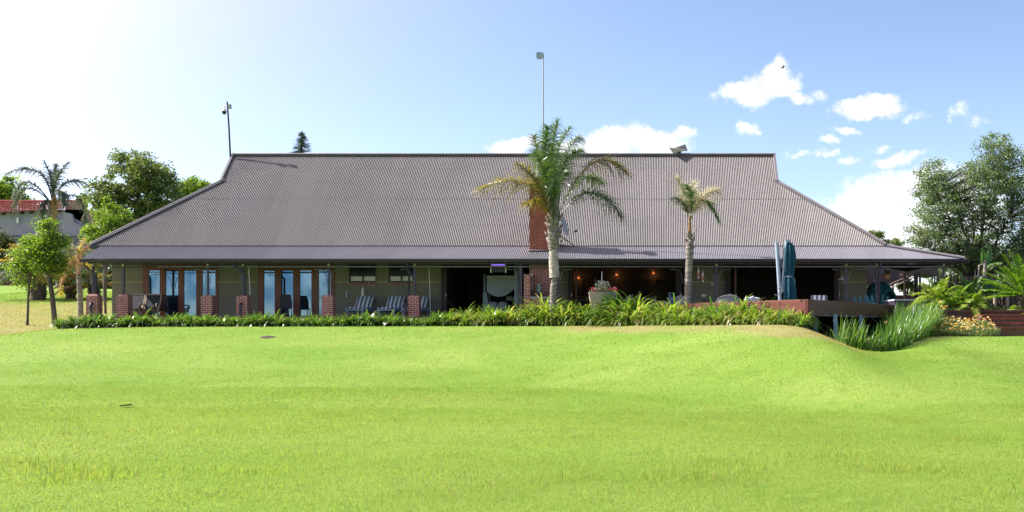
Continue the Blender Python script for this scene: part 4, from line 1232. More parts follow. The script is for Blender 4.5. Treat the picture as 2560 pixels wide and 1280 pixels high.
# things on the braai
o = P(1347, 742, 48.3); t = thing('steel_bucket', 'dull grey steel drum standing in the brick braai hearth', 'drum', o)
mb = MB(); mb.lathe(o, [(0, .14), (.10, .14), (.115, .16), (.12, .28), (.118, .42), (.122, .50), (.11, .53), (.05, .55), (0, .55)], 18); part(mb, 'drum', M['rust'], t, True)
mb = MB(); mb.box(o[0] - .16, o[0] + .2, o[1] - .12, o[1] + .12, o[2] + .10, o[2] + .13)
for s_ in (-.15, .19): mb.box(o[0] + s_ - .015, o[0] + s_ + .015, o[1] - .1, o[1] + .1, o[2] + .0, o[2] + .10)
part(mb, 'stand', M['black'], t)
o = P(1331, 742, 48.15); t = thing('braai_shovel', 'long handled steel shovel leaning in the brick braai', 'shovel', o)
mb = MB(); mb.tube([o + (0, 0, .25), P(1329, 690, 48.6)], .014, 6); part(mb, 'handle', M['zinc'], t)
mb = MB(); mb.box(o[0] - .05, o[0] + .05, o[1] - .01, o[1] + .01, o[2] + .01, o[2] + .3); part(mb, 'blade', M['black'], t)
o = P(1329, 687, 48.6); t = thing('spot_lamp', 'small white spotlight fixed to the brick chimney breast above the hearth', 'lamp', o)
mb = MB(); mb.lathe(o, [(0, .05), (.04, .04), (.055, -.04), (.05, -.05), (0, -.05)], 12); part(mb, 'shade', M['white'], t, True)
mb = MB(); mb.tube([o, o + (0, .16, .02)], .014, 6); part(mb, 'arm', M['black'], t)

# concrete urn full of flowers
Yu = 46.6; o = np.array((PX(1508, Yu), Yu, FL - .3))
t = thing('flower_urn', 'wide weathered concrete urn planted with red white and grey flowers', 'urn', o)
zr = PZ(733, Yu); s_ = (PX(1545, Yu) - PX(1471, Yu)) / 2
mb = MB(); mb.lathe((o[0], o[1], 0), [(0, o[2]), (.30, o[2]), (.33, o[2] + .06), (.52, zr - .40), (.57, zr - .16), (s_ * .95, zr - .06), (s_, zr - .03), (s_, zr + .02), (s_ * .93, zr + .04), (s_ * .86, zr + .0), (0, zr - .04)], 28); part(mb, 'bowl', M['concrete_pot'], t, True)
n = 900; a = rng.uniform(0, 6.283, n); r_ = s_ * .95 * np.sqrt(rng.random(n)); zz = zr + rng.random(n) * (.24 - .22 * (r_ / s_) ** 2)
mb = MB(); mb.leaves(np.stack([o[0] + r_ * np.cos(a), o[1] + r_ * np.sin(a), zz], 1), .09, .04); part(mb, 'foliage', M['groundcover'], t)
n = 260; mb = MB(); mb.leaves(np.stack([o[0] - .03 + rng.normal(0, .12, n), o[1] + rng.normal(0, .12, n), zr + .15 + rng.random(n) * .32], 1), .10, .04); part(mb, 'silver_foliage', M['greyleaf'], t)
n = 200; a = rng.uniform(0, 6.283, n); r_ = s_ * np.sqrt(rng.uniform(.3, 1, n)); mb = MB(); mb.leaves(np.stack([o[0] + r_ * np.cos(a), o[1] + r_ * np.sin(a), zr + .06 + rng.random(n) * .17], 1), .06, .05); part(mb, 'blossom', M['petal_red'], t)
o2 = P(1505, 760, 47.6); mb = MB(); mb.tube([(o2[0], 47.6, .2), P(1505, 679, 47.6)], .016, 6); single(mb, 'garden_stake', M['zinc'], 'thin pale stake standing behind the flower urn', 'stake', (o2[0], 47.6, .2))

# lit wall lamps on the back wall of the bar
for px, py, lab in ((1447, 694, 'lit amber wall lamp nearest the palm trunk, partly behind the jamb'), (1542, 686, 'lit amber wall lamp above the flower urn'), (1634, 682, 'lit amber wall lamp above the dark dining chairs')):
    o = P(px, py, 57.75)
    t = thing('wall_lamp', lab, 'wall lamp', o, 'amber wall lamps in the bar')
    mb = MB(); mb.lathe(o, [(.13, .08), (.16, .02), (.13, -.07)], 14, math.pi, 2 * math.pi); part(mb, 'lamp_shade', M['glow'] if False else M['terracotta'], t, True)
    mb = MB(); mb.lathe(o - (0, .03, 0), [(0, .05), (.055, .03), (.07, 0), (.055, -.03), (0, -.05)], 10); part(mb, 'bulb', M['glow'], t, True)
    ld = bpy.data.lights.new('lamp_light', 'POINT'); ld.energy = 0.45; ld.color = (1, .45, .15); ld.shadow_soft_size = .05
    lo_ = bpy.data.objects.new('lamp_light', ld); col.objects.link(lo_); lo_.location = (o[0], o[1] - .22, o[2] - .05)
# bar back: door frames and a counter deep in the room
for a, b in ((1455, 1500), (1575, 1622), (1640, 1668)):
    mb = MB()
    for px in (a, b): mb.box(PX(px, 57.7) - .04, PX(px, 57.7) + .04, 57.8, 57.88, FL, PZ(700, 57.7))
    mb.box(PX(a, 57.7), PX(b, 57.7), 57.8, 57.88, PZ(700, 57.7) + .003, PZ(697, 57.7))
    part(mb, 'inner_door_frame', M['darkwood'], house)
t = thing('bar_counter', 'dark timber bar counter in the room behind the dining chairs', 'counter', (-3, 55, FL))
mb = MB(); mb.box(-4.2, -.6, 54.8, 55.3, FL, 1.45); part(mb, 'front', M['darkwood'], t)
mb = MB(); mb.box(-4.3, -.5, 54.7, 55.4, 1.453, 1.50); part(mb, 'worktop', M['brown_slat'], t)

# dining set, dark chairs with a pale table
def sling_chair(px, w, py, label):
    Yc_ = 49.6; o = np.array((PX(px, Yc_), Yc_, FL)); t = thing('dining_chair', label, 'chair', o, 'dark sling chairs at the dining table')
    z1 = PZ(py, Yc_); w = w / FPX * Yc_ / 2
    mb = MB(); V = np.array([[(o[0] + w * (2 * j / 8 - 1), Yc_ + .05 * (1 - (2 * j / 8 - 1) ** 2) + .1 * (1 - i / 4), FL + .45 + (z1 - .03 - FL - .45) * i / 4) for j in range(9)] for i in range(5)]); mb.grid(V); part(mb, 'backrest', M['dark_sling'], t, True)
    mb = MB(); mb.box(o[0] - w, o[0] + w, Yc_ + .1, Yc_ + .55, FL + .42, FL + .45); part(mb, 'seat', M['dark_sling'], t)
    for x in (-w, w):
        mb = MB(); mb.tube([(o[0] + x, Yc_ + .08, FL), (o[0] + x, Yc_ + .1, FL + .45), (o[0] + x, Yc_ - .02, z1)], .02, 6); part(mb, 'leg', M['zinc'], t)
        mb = MB(); mb.tube([(o[0] + x, Yc_ + .5, FL), (o[0] + x, Yc_ + .5, FL + .66), (o[0] + x, Yc_ + .05, FL + .66)], .018, 6); part(mb, 'armrest', M['zinc'], t)
sling_chair(1587, 28, 741, 'dark sling dining chair nearest the flower urn'); sling_chair(1625, 28, 742, 'dark sling dining chair nearest the white cabinet heater')
o = np.array((PX(1622, 50.3), 50.3, FL)); t = thing('dining_table', 'pale topped dining table behind the dark sling chairs', 'table', o)
mb = MB(); mb.box(PX(1580, 50.3), PX(1658, 50.3), 50.3, 51.3, 1.14, 1.19); part(mb, 'tabletop', M['cream'], t)
for px in (1584, 1654):
    for y in (50.4, 51.2):
        mb = MB(); mb.box(PX(px, 50.3) - .04, PX(px, 50.3) + .04, y - .04, y + .04, FL, 1.14); part(mb, 'leg', M['black'], t)
o = np.array((PX(1599.5, 50.7), 50.7, 1.19)); t = thing('wine_glass', 'pale goblet standing on the dining table', 'goblet', o)
mb = MB(); mb.lathe(o, [(0, 0), (.05, .004), (.012, .02), (.012, .16), (.05, .2), (.065, .29), (.06, .29), (.045, .21), (0, .18)], 14); part(mb, 'bowl', M['shell'], t, True)
# cabinet heater
o = np.array((PX(1677, 49.4), 49.4, FL)); x0, x1 = PX(1672, 49.4), PX(1685, 49.4); z1 = PZ(732, 49.4)
t = thing('cabinet_heater', 'upright pale blue grey cabinet heater with a handle slot beside the dark folded doors', 'heater', o)
mb = MB(); mb.box(x0, x1, 49.2, 49.55, FL + .05, z1 - .12); mb.box(x0, x0 + .03, 49.2, 49.55, z1 - .12, z1 - .03); mb.box(x1 - .03, x1, 49.2, 49.55, z1 - .12, z1 - .03); part(mb, 'cabinet', M['bluegrey'], t)
mb = MB(); mb.box(x0 - .02, x1 + .02, 49.16, 49.58, z1 - .03, z1); part(mb, 'lid', M['bluegrey'], t)
mb = MB(); an = np.linspace(0, math.pi, 9); mb.tube(np.stack([(x0 + x1) / 2 + .06 * np.cos(an), np.full(9, 49.19), z1 - .2 + .05 * np.sin(an)], 1), .018, 6); part(mb, 'handle', M['black'], t)
for x in (x0 + .04, x1 - .04):
    mb = MB(); mb.lathe((x, 49.25, FL + .025), [(0, -.02), (.025, -.02), (.025, .02), (0, .02)], 10, axis='x'); part(mb, 'caster', M['black'], t)

# wicker seats
def wicker_tub(px0, px1, Y, py, label, name='wicker_armchair', cat='armchair'):
    x0, x1 = PX(px0, Y), PX(px1, Y); xc = (x0 + x1) / 2; w = (x1 - x0) / 2; z1 = PZ(py, Y); o = np.array((xc, Y, FL))
    t = thing(name, label, cat, o, 'grey wicker seats on the verandah')
    n_ = 22; out_ = MB(); V = []
    for i in range(6):
        for k in range(n_):
            a = math.pi * k / (n_ - 1); zz = FL + .1 + (z1 - FL - .1) * (.62 + .38 * math.sin(a) ** .8) * i / 5
            r_ = 1 + .06 * i / 5; V.append((xc - w * r_ * math.cos(a), Y + .15 + (-.55) * math.sin(a) * .8, zz))
    out_.grid(np.array(V).reshape(6, n_, 3)); part(out_, 'shell', M['wicker'], t, True)
    rim = MB(); pts = []
    for k in range(n_):
        a = math.pi * k / (n_ - 1); pts.append((xc - w * 1.06 * math.cos(a), Y + .15 - .44 * math.sin(a), FL + .1 + (z1 - FL - .1) * (.62 + .38 * math.sin(a) ** .8)))
    rim.tube(pts, .035, 8); part(rim, 'rim', M['wicker'], t, True)
    s2 = MB(); s2.box(xc - w * .9, xc + w * .9, Y - .2, Y + .35, FL + .25, FL + .42); part(s2, 'seat_cushion', M['cushion'], t)
wicker_tub(1688, 1714, 48.4, 741, 'grey wicker tub chair half hidden behind the slim palm trunk')
wicker_tub(1795, 1849, 47.4, 739, 'wide grey wicker sofa with an arched back left of the closed umbrella', 'wicker_sofa', 'sofa')
Y = 49.0; o = np.array((PX(1655, Y), Y, FL)); t = thing('bucket_armchair', 'low taupe armchair with a sloping back left of the cabinet heater', 'armchair', o)
mb = MB(); mb.prism([(PX(1641, Y), FL + .1), (PX(1677, Y), FL + .1), (PX(1678, Y), PZ(746, Y)), (PX(1668, Y), PZ(753, Y)), (PX(1654, Y), PZ(758, Y)), (PX(1642, Y), PZ(759, Y))], Y, Y + .6); part(mb, 'body', M['wicker'], t)
# scatter cushions seen over the deck edge
o = np.array((PX(1879, 47), 47, FL)); t = thing('cushion_bench', 'low bench with a pile of grey cushions left of the umbrella', 'bench', o)
mb = MB(); mb.box(PX(1866, 47), PX(1896, 47), 46.9, 47.6, FL, FL + .4); part(mb, 'base', M['darkwood'], t)
for px, py, rz in ((1870, 752, .5), (1879, 751, -.4), (1889, 752, .6)):
    mb = MB(); mb.lathe((0, 0, 0), [(0, -.07), (.16, -.05), (.21, 0), (.16, .05), (0, .07)], 4)
    V = np.concatenate(mb.v)[:, [0, 2, 1]]; c_, s2 = math.cos(rz), math.sin(rz)
    V = np.stack([V[:, 0] * c_ - V[:, 2] * s2, V[:, 1], V[:, 0] * s2 + V[:, 2] * c_], 1); mb.v = [V + P(px, py, 47.0)]
    part(mb, 'cushion', M['cushion'], t)

# shell and bead hangings
for px, pt, lab in ((1746, 669, 'hanging shell and coral bead string nearer the slim palm, higher one'), (1757, 678, 'hanging shell and coral bead string further from the slim palm, lower one')):
    o = P(px, pt, 48.6); t = thing('bead_hanging', lab, 'hanging ornament', o, 'shell hangings under the eave')
    mb = MB(); mb.lathe(o, [(0, 0), (.025, -.01), (.05, -.2), (.04, -.21), (0, -.2)], 10); part(mb, 'net', M['shell'], t, True)
    mb = MB(); mb.lathe(o - (0, 0, .27), [(0, .08), (.06, .05), (.085, 0), (.06, -.05), (0, -.07)], 12); part(mb, 'bead', M['coral'], t, True)
    mb = MB(); mb.lathe(o - (0, 0, .34), [(0, 0), (.022, -.01), (.055, -.12), (0, -.1)], 10); part(mb, 'tassel', M['shell'], t, True)
    mb = MB(); mb.tube([o, (o[0], o[1], 2.68)], .006, 4); part(mb, 'cord', M['white'], t)
o = P(1781, 711, YW - .03); mb = MB(); mb.lathe(o, [(0, -.02), (.05, -.035), (.055, -.02), (.05, 0), (.0, 0)], 20, axis='y')
mb = MB(); mb.lathe(o, [(.0, -.05), (.04, -.045), (.058, -.02), (.05, 0)], 16, axis='y'); single(mb, 'wall_plate', M['white'], 'small round white plate on the green wall left of a verandah post', 'plate', o, smooth=True)
o = P(1760, 745, 49); t = thing('shell_bowl', 'pale fluted bowl on a slim stand behind the agapanthus, right of the slim palm', 'bowl', (o[0], 49, FL))
mb = MB(); V = []
for i, (r_, z) in enumerate(((.02, 0), (.07, .03), (.10, .09), (.115, .14))):
    for k in range(24):
        a = k / 24 * 6.283; V.append((o[0] + r_ * math.cos(a), 49 + r_ * math.sin(a), o[2] + z + (.03 * math.sin(6 * a) if i == 3 else 0)))
mb.add(V, np.array([(i * 24 + k, i * 24 + (k + 1) % 24, (i + 1) * 24 + (k + 1) % 24, (i + 1) * 24 + k) for i in range(3) for k in range(24)])); part(mb, 'bowl', M['shell'], t, True)
mb = MB(); mb.tube([(o[0], 49, FL), (o[0], 49, o[2])], .02, 6); mb.lathe((o[0], 49, FL), [(0, 0), (.12, 0), (.1, .02), (0, .03)], 12); part(mb, 'stand', M['black'], t)

# striped chair, tray on a bracket, adirondacks, oven, counter at the right
Y = 45.2; o = np.array((PX(2048, Y), Y, FL)); t = thing('striped_armchair', 'chair with blue and white striped back at the deck corner', 'chair', o)
x0, x1 = PX(2028, Y), PX(2068, Y)
mb = MB(); V = np.array([[(o[0] + (x1 - x0) * (.5 * j / 8 - .25) * 2, Y + .12 * (1 - i / 5) - .04 * (1 - (j / 4 - 1) ** 4), FL + .4 + (PZ(738, Y) - FL - .4) * i / 5) for j in range(9)] for i in range(6)]); mb.grid(V); mb.grid(V + np.array((0, .07, 0))); part(mb, 'backrest', M['stripe'], t, True)
mb = MB(); mb.box(x0, x1, Y - .5, Y + .05, FL + .3, FL + .42); part(mb, 'seat_cushion', M['stripe'], t)
for x in (x0 + .03, x1 - .03):
    for y in (Y - .45, Y + .15):
        mb = MB(); mb.box(x - .025, x + .025, y - .025, y + .025, FL, FL + .3); part(mb, 'leg', M['bluegrey'], t)
o = P(2103, 697, 49.3); t = thing('wall_tray', 'small pale metal tray on a hooked bracket right of the wide open bay', 'tray', o)
mb = MB(); mb.box(o[0] - .13, o[0] + .13, o[1] - .1, o[1] + .1, o[2] - .05, o[2]); mb.prism([(o[0] - .06, o[2] + .003), (o[0] + .13, o[2] + .003), (o[0] + .08, o[2] + .08), (o[0] + .03, o[2] + .1)], o[1] - .06, o[1] + .06); part(mb, 'tray', M['zinc'], t)
mb = MB(); mb.tube([o + (.02, 0, 0), o + (.02, 0, .35)], .01, 5); mb.tube([o + (-.09, 0, -.05), o + (-.09, 0, -1.0)], .016, 6); part(mb, 'bracket', M['brace'], t)
def adirondack(px, Y, sc, label):
    o = np.array((PX(px, Y), Y, FL)); t = thing('adirondack_chair', label, 'chair', o, 'slatted garden chairs by the oven')
    for k in range(5):
        a = (k - 2) * .09; mb = MB(); mb.bar(o + (a * 1.9 * sc, .12, .3), o + (a * 2.7 * sc, .3, .98 - abs(k - 2) * .05), .085 * sc, .02, (0, 1, 0)); part(mb, 'back_slat', M['teal_chair'], t)
    mb = MB(); mb.box(o[0] - .26 * sc, o[0] + .26 * sc, Y - .38, Y + .14, FL + .3, FL + .34); part(mb, 'seat', M['teal_chair'], t)
    for s_ in (-1, 1):
        mb = MB(); mb.box(o[0] + s_ * .32 * sc - .05, o[0] + s_ * .32 * sc + .05, Y - .42, Y + .22, FL + .55, FL + .58); part(mb, 'armrest', M['bluegrey'], t)
        for y in (-.36, .1):
            mb = MB(); mb.box(o[0] + s_ * .3 * sc - .02, o[0] + s_ * .3 * sc + .02, Y + y, Y + y + .08, FL, FL + .55); part(mb, 'leg', M['teal_chair'], t)
adirondack(2167, 48.9, 1.0, 'teal slatted garden chair left of a verandah post, in front of the oven')
adirondack(2197, 48.6, .9, 'teal slatted garden chair right of a verandah post, touching the oven')
Yo = 51.5; o = np.array((PX(2198, Yo), Yo, FL)); t = thing('pizza_oven', 'large teal plastered dome oven with a dark arched mouth', 'oven', o)
prof = [(0, 1.62), (.25, 1.58), (.45, 1.46), (.60, 1.22), (.68, .9), (.72, .5), (.74, .0)]
mb = MB(); mb.lathe((o[0], Yo, FL), prof, 28); body = part(mb, 'dome', M['teal'], t, True)
ar = [(PX(2210, Yo - .7), 0), *[(PX(2222, Yo - .7) - .22 * math.cos(a) - .0, .86 + .33 * math.sin(a)) for a in np.linspace(0, math.pi, 9)], (PX(2222, Yo - .7) + .22, 0)]
mb = MB()
cx_ = PX(2219, Yo - .55); outer = [(cx_ - .36, 0)] + [(cx_ - .36 * math.cos(a), .75 + .50 * math.sin(a)) for a in np.linspace(0, math.pi, 13)] + [(cx_ + .36, 0)]
inner = [(cx_ - .21 + .06, 0)] + [(cx_ + .06 - .21 * math.cos(a), .72 + .42 * math.sin(a)) for a in np.linspace(0, math.pi, 13)] + [(cx_ + .06 + .21, 0)]
for (p, q_) in zip(range(len(outer) - 1), range(1, len(outer))):
    a, b, c_, d = outer[p], outer[q_], inner[q_], inner[p]
    for (y0, y1) in ((Yo - .85, Yo - .2),):
        V = [(a[0], y0, FL + a[1]), (b[0], y0, FL + b[1]), (c_[0], y0, FL + c_[1]), (d[0], y0, FL + d[1]), (a[0], y1, FL + a[1]), (b[0], y1, FL + b[1]), (c_[0], y1, FL + c_[1]), (d[0], y1, FL + d[1])]
        mb.add(V, np.array([(0, 1, 2, 3), (0, 4, 5, 1), (2, 6, 7, 3)]))
part(mb, 'arched_mouth', M['teal'], t)
mb = MB(); mb.prism([(a, FL + b) for a, b in inner], Yo - .45, Yo - .4); part(mb, 'mouth_shade', M['black'], t)  # black plate standing in for the dark inside of the mouth
Yc_ = 46.5; x0, x1 = PX(2237, Yc_), PX(2335, Yc_); zt = PZ(748, Yc_)
o = np.array((x0, Yc_, FL)); t = thing('outdoor_counter', 'long dark slate counter with a pale stone top behind the reeds', 'counter', o)
mb = MB(); mb.box(x0, x1, Yc_, Yc_ + 2.4, -.2, zt - .06); part(mb, 'base', M['gutter'], t)
mb = MB(); mb.box(x0 - .03, x1 + .03, Yc_ - .04, Yc_ + 2.45, zt - .057, zt); part(mb, 'worktop', M['cushion'], t)
# hanging basket and the blue toy under the eave
o = P(2219, 686, 49.4); t = thing('hanging_basket', 'hanging coconut fibre basket with a leafy plant under the eave', 'hanging basket', o)
mb = MB(); mb.lathe(o, [(0, -.23), (.08, -.21), (.15, -.13), (.165, 0), (.15, .0), (0, -.02)], 18); part(mb, 'basket', M['terracotta'], t, True)
n = 90; a = rng.uniform(0, 6.28, n); mb = MB(); mb.blades(np.stack([o[0] + .08 * np.cos(a), o[1] + .08 * np.sin(a), np.full(n, o[2])], 1), rng.uniform(.15, .3, n), .025, a, .2, .9, 3); part(mb, 'plant', M['hedge'], t)
mb = MB()
for k in range(3): mb.tube([o + (.15 * math.cos(k * 2.1), .15 * math.sin(k * 2.1), 0), o + (0, 0, .42), (o[0], o[1], 2.66)], .006, 4)
part(mb, 'chain', M['zinc'], t)
a = P(2253, 660, 49.0); b = P(2291, 661, 49.0); t = thing('paddle', 'blue bladed paddle with a white shaft tucked under the eave', 'paddle', (a + b) / 2)
mb = MB(); mb.tube([a + (.2, 0, .02), b], .02, 6); part(mb, 'shaft', M['white'], t)
V = [a, a + (.12, -.02, .03), a + (.28, -.02, 0), a + (.2, -.02, -.05), a + (.08, -.02, -.04)]
mb = MB(); mb.prism([(p[0], p[2]) for p in V], a[1] - .02, a[1] + .02); part(mb, 'blade', M['blue'], t)
# ------------------------------------------------------------------ plants
def bez(pts, n):
    pts = np.asarray(pts, float); t = np.linspace(0, 1, n)[:, None]
    if len(pts) == 3: return (1 - t) ** 2 * pts[0] + 2 * t * (1 - t) * pts[1] + t * t * pts[2]
    return (1 - t) ** 3 * pts[0] + 3 * t * (1 - t) ** 2 * pts[1] + 3 * t * t * (1 - t) * pts[2] + t ** 3 * pts[3]


def through(p0, pm, p1):
    """quadratic control point so that the curve passes pm half way"""
    p0, pm, p1 = [np.asarray(p, float) for p in (p0, pm, p1)]
    return [p0, 2 * pm - .5 * p0 - .5 * p1, p1]


def frond_mesh(pts, nl, L, W, droop=.25, fwd=.75, start=.18, spread=.5, rr=.022, up=.25, nseg=3, tipk=.45):
    mb = MB(); c = bez(pts, 24); mb.tube(c, np.linspace(rr, rr * .25, 24), 5)
    t = np.linspace(start, .995, nl); t = np.repeat(t, 2); n = len(t)
    idx = t * 23; i0 = np.minimum(idx.astype(int), 22); f = (idx - i0)[:, None]
    b = c[i0] * (1 - f) + c[i0 + 1] * f
    T = norm(c[i0 + 1] - c[i0])
    S = np.cross(T, (0, 0, 1.0)); bad = np.linalg.norm(S, axis=1) < .15; S[bad] = np.cross(T[bad], (0, -1.0, .1)); S = norm(S)
    U = np.cross(S, T)
    s_ = np.tile([1, -1], n // 2)[:, None]
    prof = np.minimum(1, .35 + 2.2 * (t - start)) * (1 - (1 - tipk) * np.clip((t - .55) / .45, 0, 1) ** 1.5)
    d = norm(S * s_ + T * (fwd + .5 * t[:, None] ** 2) + U * (up + rng.normal(0, spread, (n, 1))) + rng.normal(0, .08, (n, 3)))
    wv = norm(np.cross(d, norm(T * .4 + U + rng.normal(0, .35, (n, 3)))))
    mb.dblades(b, d, L * prof * rng.uniform(.8, 1.12, n), W, droop * rng.uniform(.6, 1.4, n), wv, nseg)
    return mb


def palm_trunk(pts, radii, n=14, rings=0.0, seg=70):
    pts = np.asarray(pts, float); radii = np.asarray(radii, float)
    t = np.linspace(0, 1, len(pts)); tt = np.linspace(0, 1, seg)
    P_ = np.stack([np.interp(tt, t, pts[:, k]) for k in range(3)], 1); r_ = np.interp(tt, t, radii)
    k = np.ones(5) / 5
    r_ = np.concatenate([r_[:2], np.convolve(r_, k, 'same')[2:-2], r_[-2:]])
    r_ = r_ * (1 + rings * np.sin(np.arange(seg) * 2.1) + rng.normal(0, rings * .6, seg))
    mb = MB(); mb.tube(P_, r_, n)
    V = mb.v[0]; mb.v[0] = V + rng.normal(0, .006, V.shape)
    return mb


def stubs(mb, p0, p1, r0, r1, n, L, W):
    """old cut leaf bases round a palm trunk"""
    for k in range(n):
        t = (k + .5) / n; a = k * 2.4; p = np.asarray(p0) * (1 - t) + np.asarray(p1) * t; r_ = r0 * (1 - t) + r1 * t
        d = np.array((math.cos(a), math.sin(a), 0)); q_ = p + d * r_ * .85
        mb.bar(q_, q_ + d * L * .55 + np.array((0, 0, L)), W, .03, d)
    return mb


# large queen palm in front of the braai
Yp = 46.4
base = P(1382, 775, Yp); base[2] = .05
pm_ = thing('palm_tree', 'tall feathery palm with a grey sheathed trunk beside the brick chimney', 'palm tree', base)
tp = [base, P(1383, 730, Yp), P(1387, 692, Yp)]
part(palm_trunk(tp, [.155, .13, .125], rings=.05), 'trunk', M['palmbark'], pm_, True)
tp = [P(1386.5, 694, Yp), P(1384, 650, Yp), P(1384, 622, Yp)]
part(palm_trunk(tp, [.205, .19, .165], rings=.012, n=18), 'sheath', M['sheath'], pm_, True)
tp = [P(1384, 624, Yp), P(1383, 596, Yp), P(1384, 575, Yp), P(1385, 550, Yp), P(1385, 520, Yp)]
mb = palm_trunk(tp, [.20, .25, .24, .22, .15], rings=.03, n=18); stubs(mb, P(1384, 622, Yp), P(1385, 545, Yp), .20, .20, 16, .34, .16)
part(mb, 'leaf_bases', M['palmbark'], pm_, True)
def q(px, py, d=0.0): return P(px, py, Yp) + np.array((0, d, 0))
B0 = [(1378, 552), (1384, 548), (1391, 552)]
FR = [  # (base, mid, tip, mat, leaflets, length)
    ((1379, 556, 0), (1318, 462, -.3), (1203, 482, -.8), 'palm_mixed', 95, .78),
    ((1380, 552, .1), (1352, 430, .3), (1333, 338, .1), 'palm_mixed', 80, .62),
    ((1383, 550, 0), (1382, 410, -.4), (1400, 306, -.6), 'palm_green', 85, .66),
    ((1386, 550, .1), (1410, 395, .5), (1448, 338, .7), 'palm_green', 85, .68),
    ((1388, 550, -.1), (1415, 430, -.9), (1462, 392, -1.6), 'palm_green', 80, .66),
    ((1390, 552, 0), (1478, 408, .3), (1566, 432, .5), 'palm_mixed', 95, .72),
    ((1392, 556, -.1), (1475, 485, -.4), (1556, 548, -.8), 'palm_green', 90, .66),
    ((1384, 552, -.2), (1372, 452, -1.2), (1350, 400, -2.2), 'palm_green', 75, .62),
    ((1386, 552, -.2), (1398, 470, -1.3), (1430, 450, -2.4), 'palm_green', 75, .60),
    ((1382, 552, .2), (1360, 455, 1.1), (1318, 440, 2.0), 'palm_mixed', 70, .6),
    ((1384, 552, 0), (1390, 400, .1), (1425, 318, .2), 'palm_green', 85, .66),
    ((1388, 554, .2), (1440, 445, 1.0), (1495, 440, 2.0), 'palm_green', 70, .6),
    ((1382, 552, -.1), (1368, 420, -.7), (1378, 330, -1.3), 'palm_green', 80, .66),
    ((1380, 554, 0), (1350, 470, -.8), (1302, 420, -1.3), 'palm_mixed', 75, .62),
    ((1378, 558, -.1), (1352, 512, -.7), (1322, 520, -1.3), 'palm_yellow', 55, .5),
]
for b, m_, tpt, mt, nl, L in FR:
    part(frond_mesh(through(q(*b), q(*m_), q(*tpt)), int(nl * 2.0), L * 1.3, .027, .5, .62, .2, .6), 'frond', M[mt], pm_, label='yellowing frond' if mt in ('palm_mixed', 'palm_yellow') else None)
mb = MB()
for px0, px1 in ((1376, 1372), (1381, 1378), (1388, 1390), (1394, 1398), (1384, 1386)):
    mb.tube([q(px0, 575, rng.uniform(-.1, .1)), q((px0 + px1) / 2, 530, 0), q(px1, 470, 0)], [.075, .05, .025], 7)
part(mb, 'petiole', M['palmbark'], pm_, True)

# slim palm by the deck
Yp = 44.0
base = P(1719, 770, Yp); base[2] = .1
pm_ = thing('palm_tree', 'slim palm with a pale tuft and one bright green arching frond, standing by the deck', 'palm tree', base)
tp = [base, P(1720, 720, Yp), P(1723, 655, Yp), P(1724, 630, Yp), P(1724, 605, Yp), P(1724, 580, Yp)]
mb = palm_trunk(tp, [.13, .125, .132, .15, .125, .09], rings=.022); stubs(mb, P(1724, 632, Yp), P(1725, 590, Yp), .10, .08, 9, .28, .10)
part(mb, 'trunk', M['palmbark'], pm_, True)
part(palm_trunk([P(1724, 590, Yp), P(1724, 560, Yp), P(1726, 540, Yp)], [.07, .055, .05], rings=.01), 'crown_shaft', M['palm_dry'], pm_, True)
def q(px, py, d=0.0): return P(px, py, Yp) + np.array((0, d, 0))
for b, m_, tpt, mt, nl, L, sp in [
    ((1726, 556, 0), (1755, 502, -.1), (1797, 556, -.2), 'palm_bright', 95, .36, .25),
    ((1725, 556, 0), (1712, 495, .1), (1690, 440, .2), 'palm_pale', 90, .52, .55),
    ((1725, 556, .1), (1722, 500, .4), (1738, 450, .7), 'palm_pale', 90, .54, .55),
    ((1726, 556, -.1), (1752, 500, -.4), (1796, 480, -.6), 'palm_pale', 90, .50, .55),
    ((1724, 556, 0), (1708, 512, -.3), (1680, 500, -.5), 'palm_grey', 60, .34, .5),
    ((1726, 556, .2), (1750, 505, .8), (1782, 500, 1.2), 'palm_pale', 70, .42, .5),
    ((1725, 556, -.1), (1728, 500, -.5), (1712, 470, -.9), 'palm_green', 60, .36, .5)]:
    part(frond_mesh(through(q(*b), q(*m_), q(*tpt)), int(nl * 1.7), L * 1.45, .023, .4, .62, .2, sp, .016), 'frond', M[mt], pm_, label={'palm_bright': 'bright green arching frond', 'palm_pale': 'pale frond'}.get(mt))


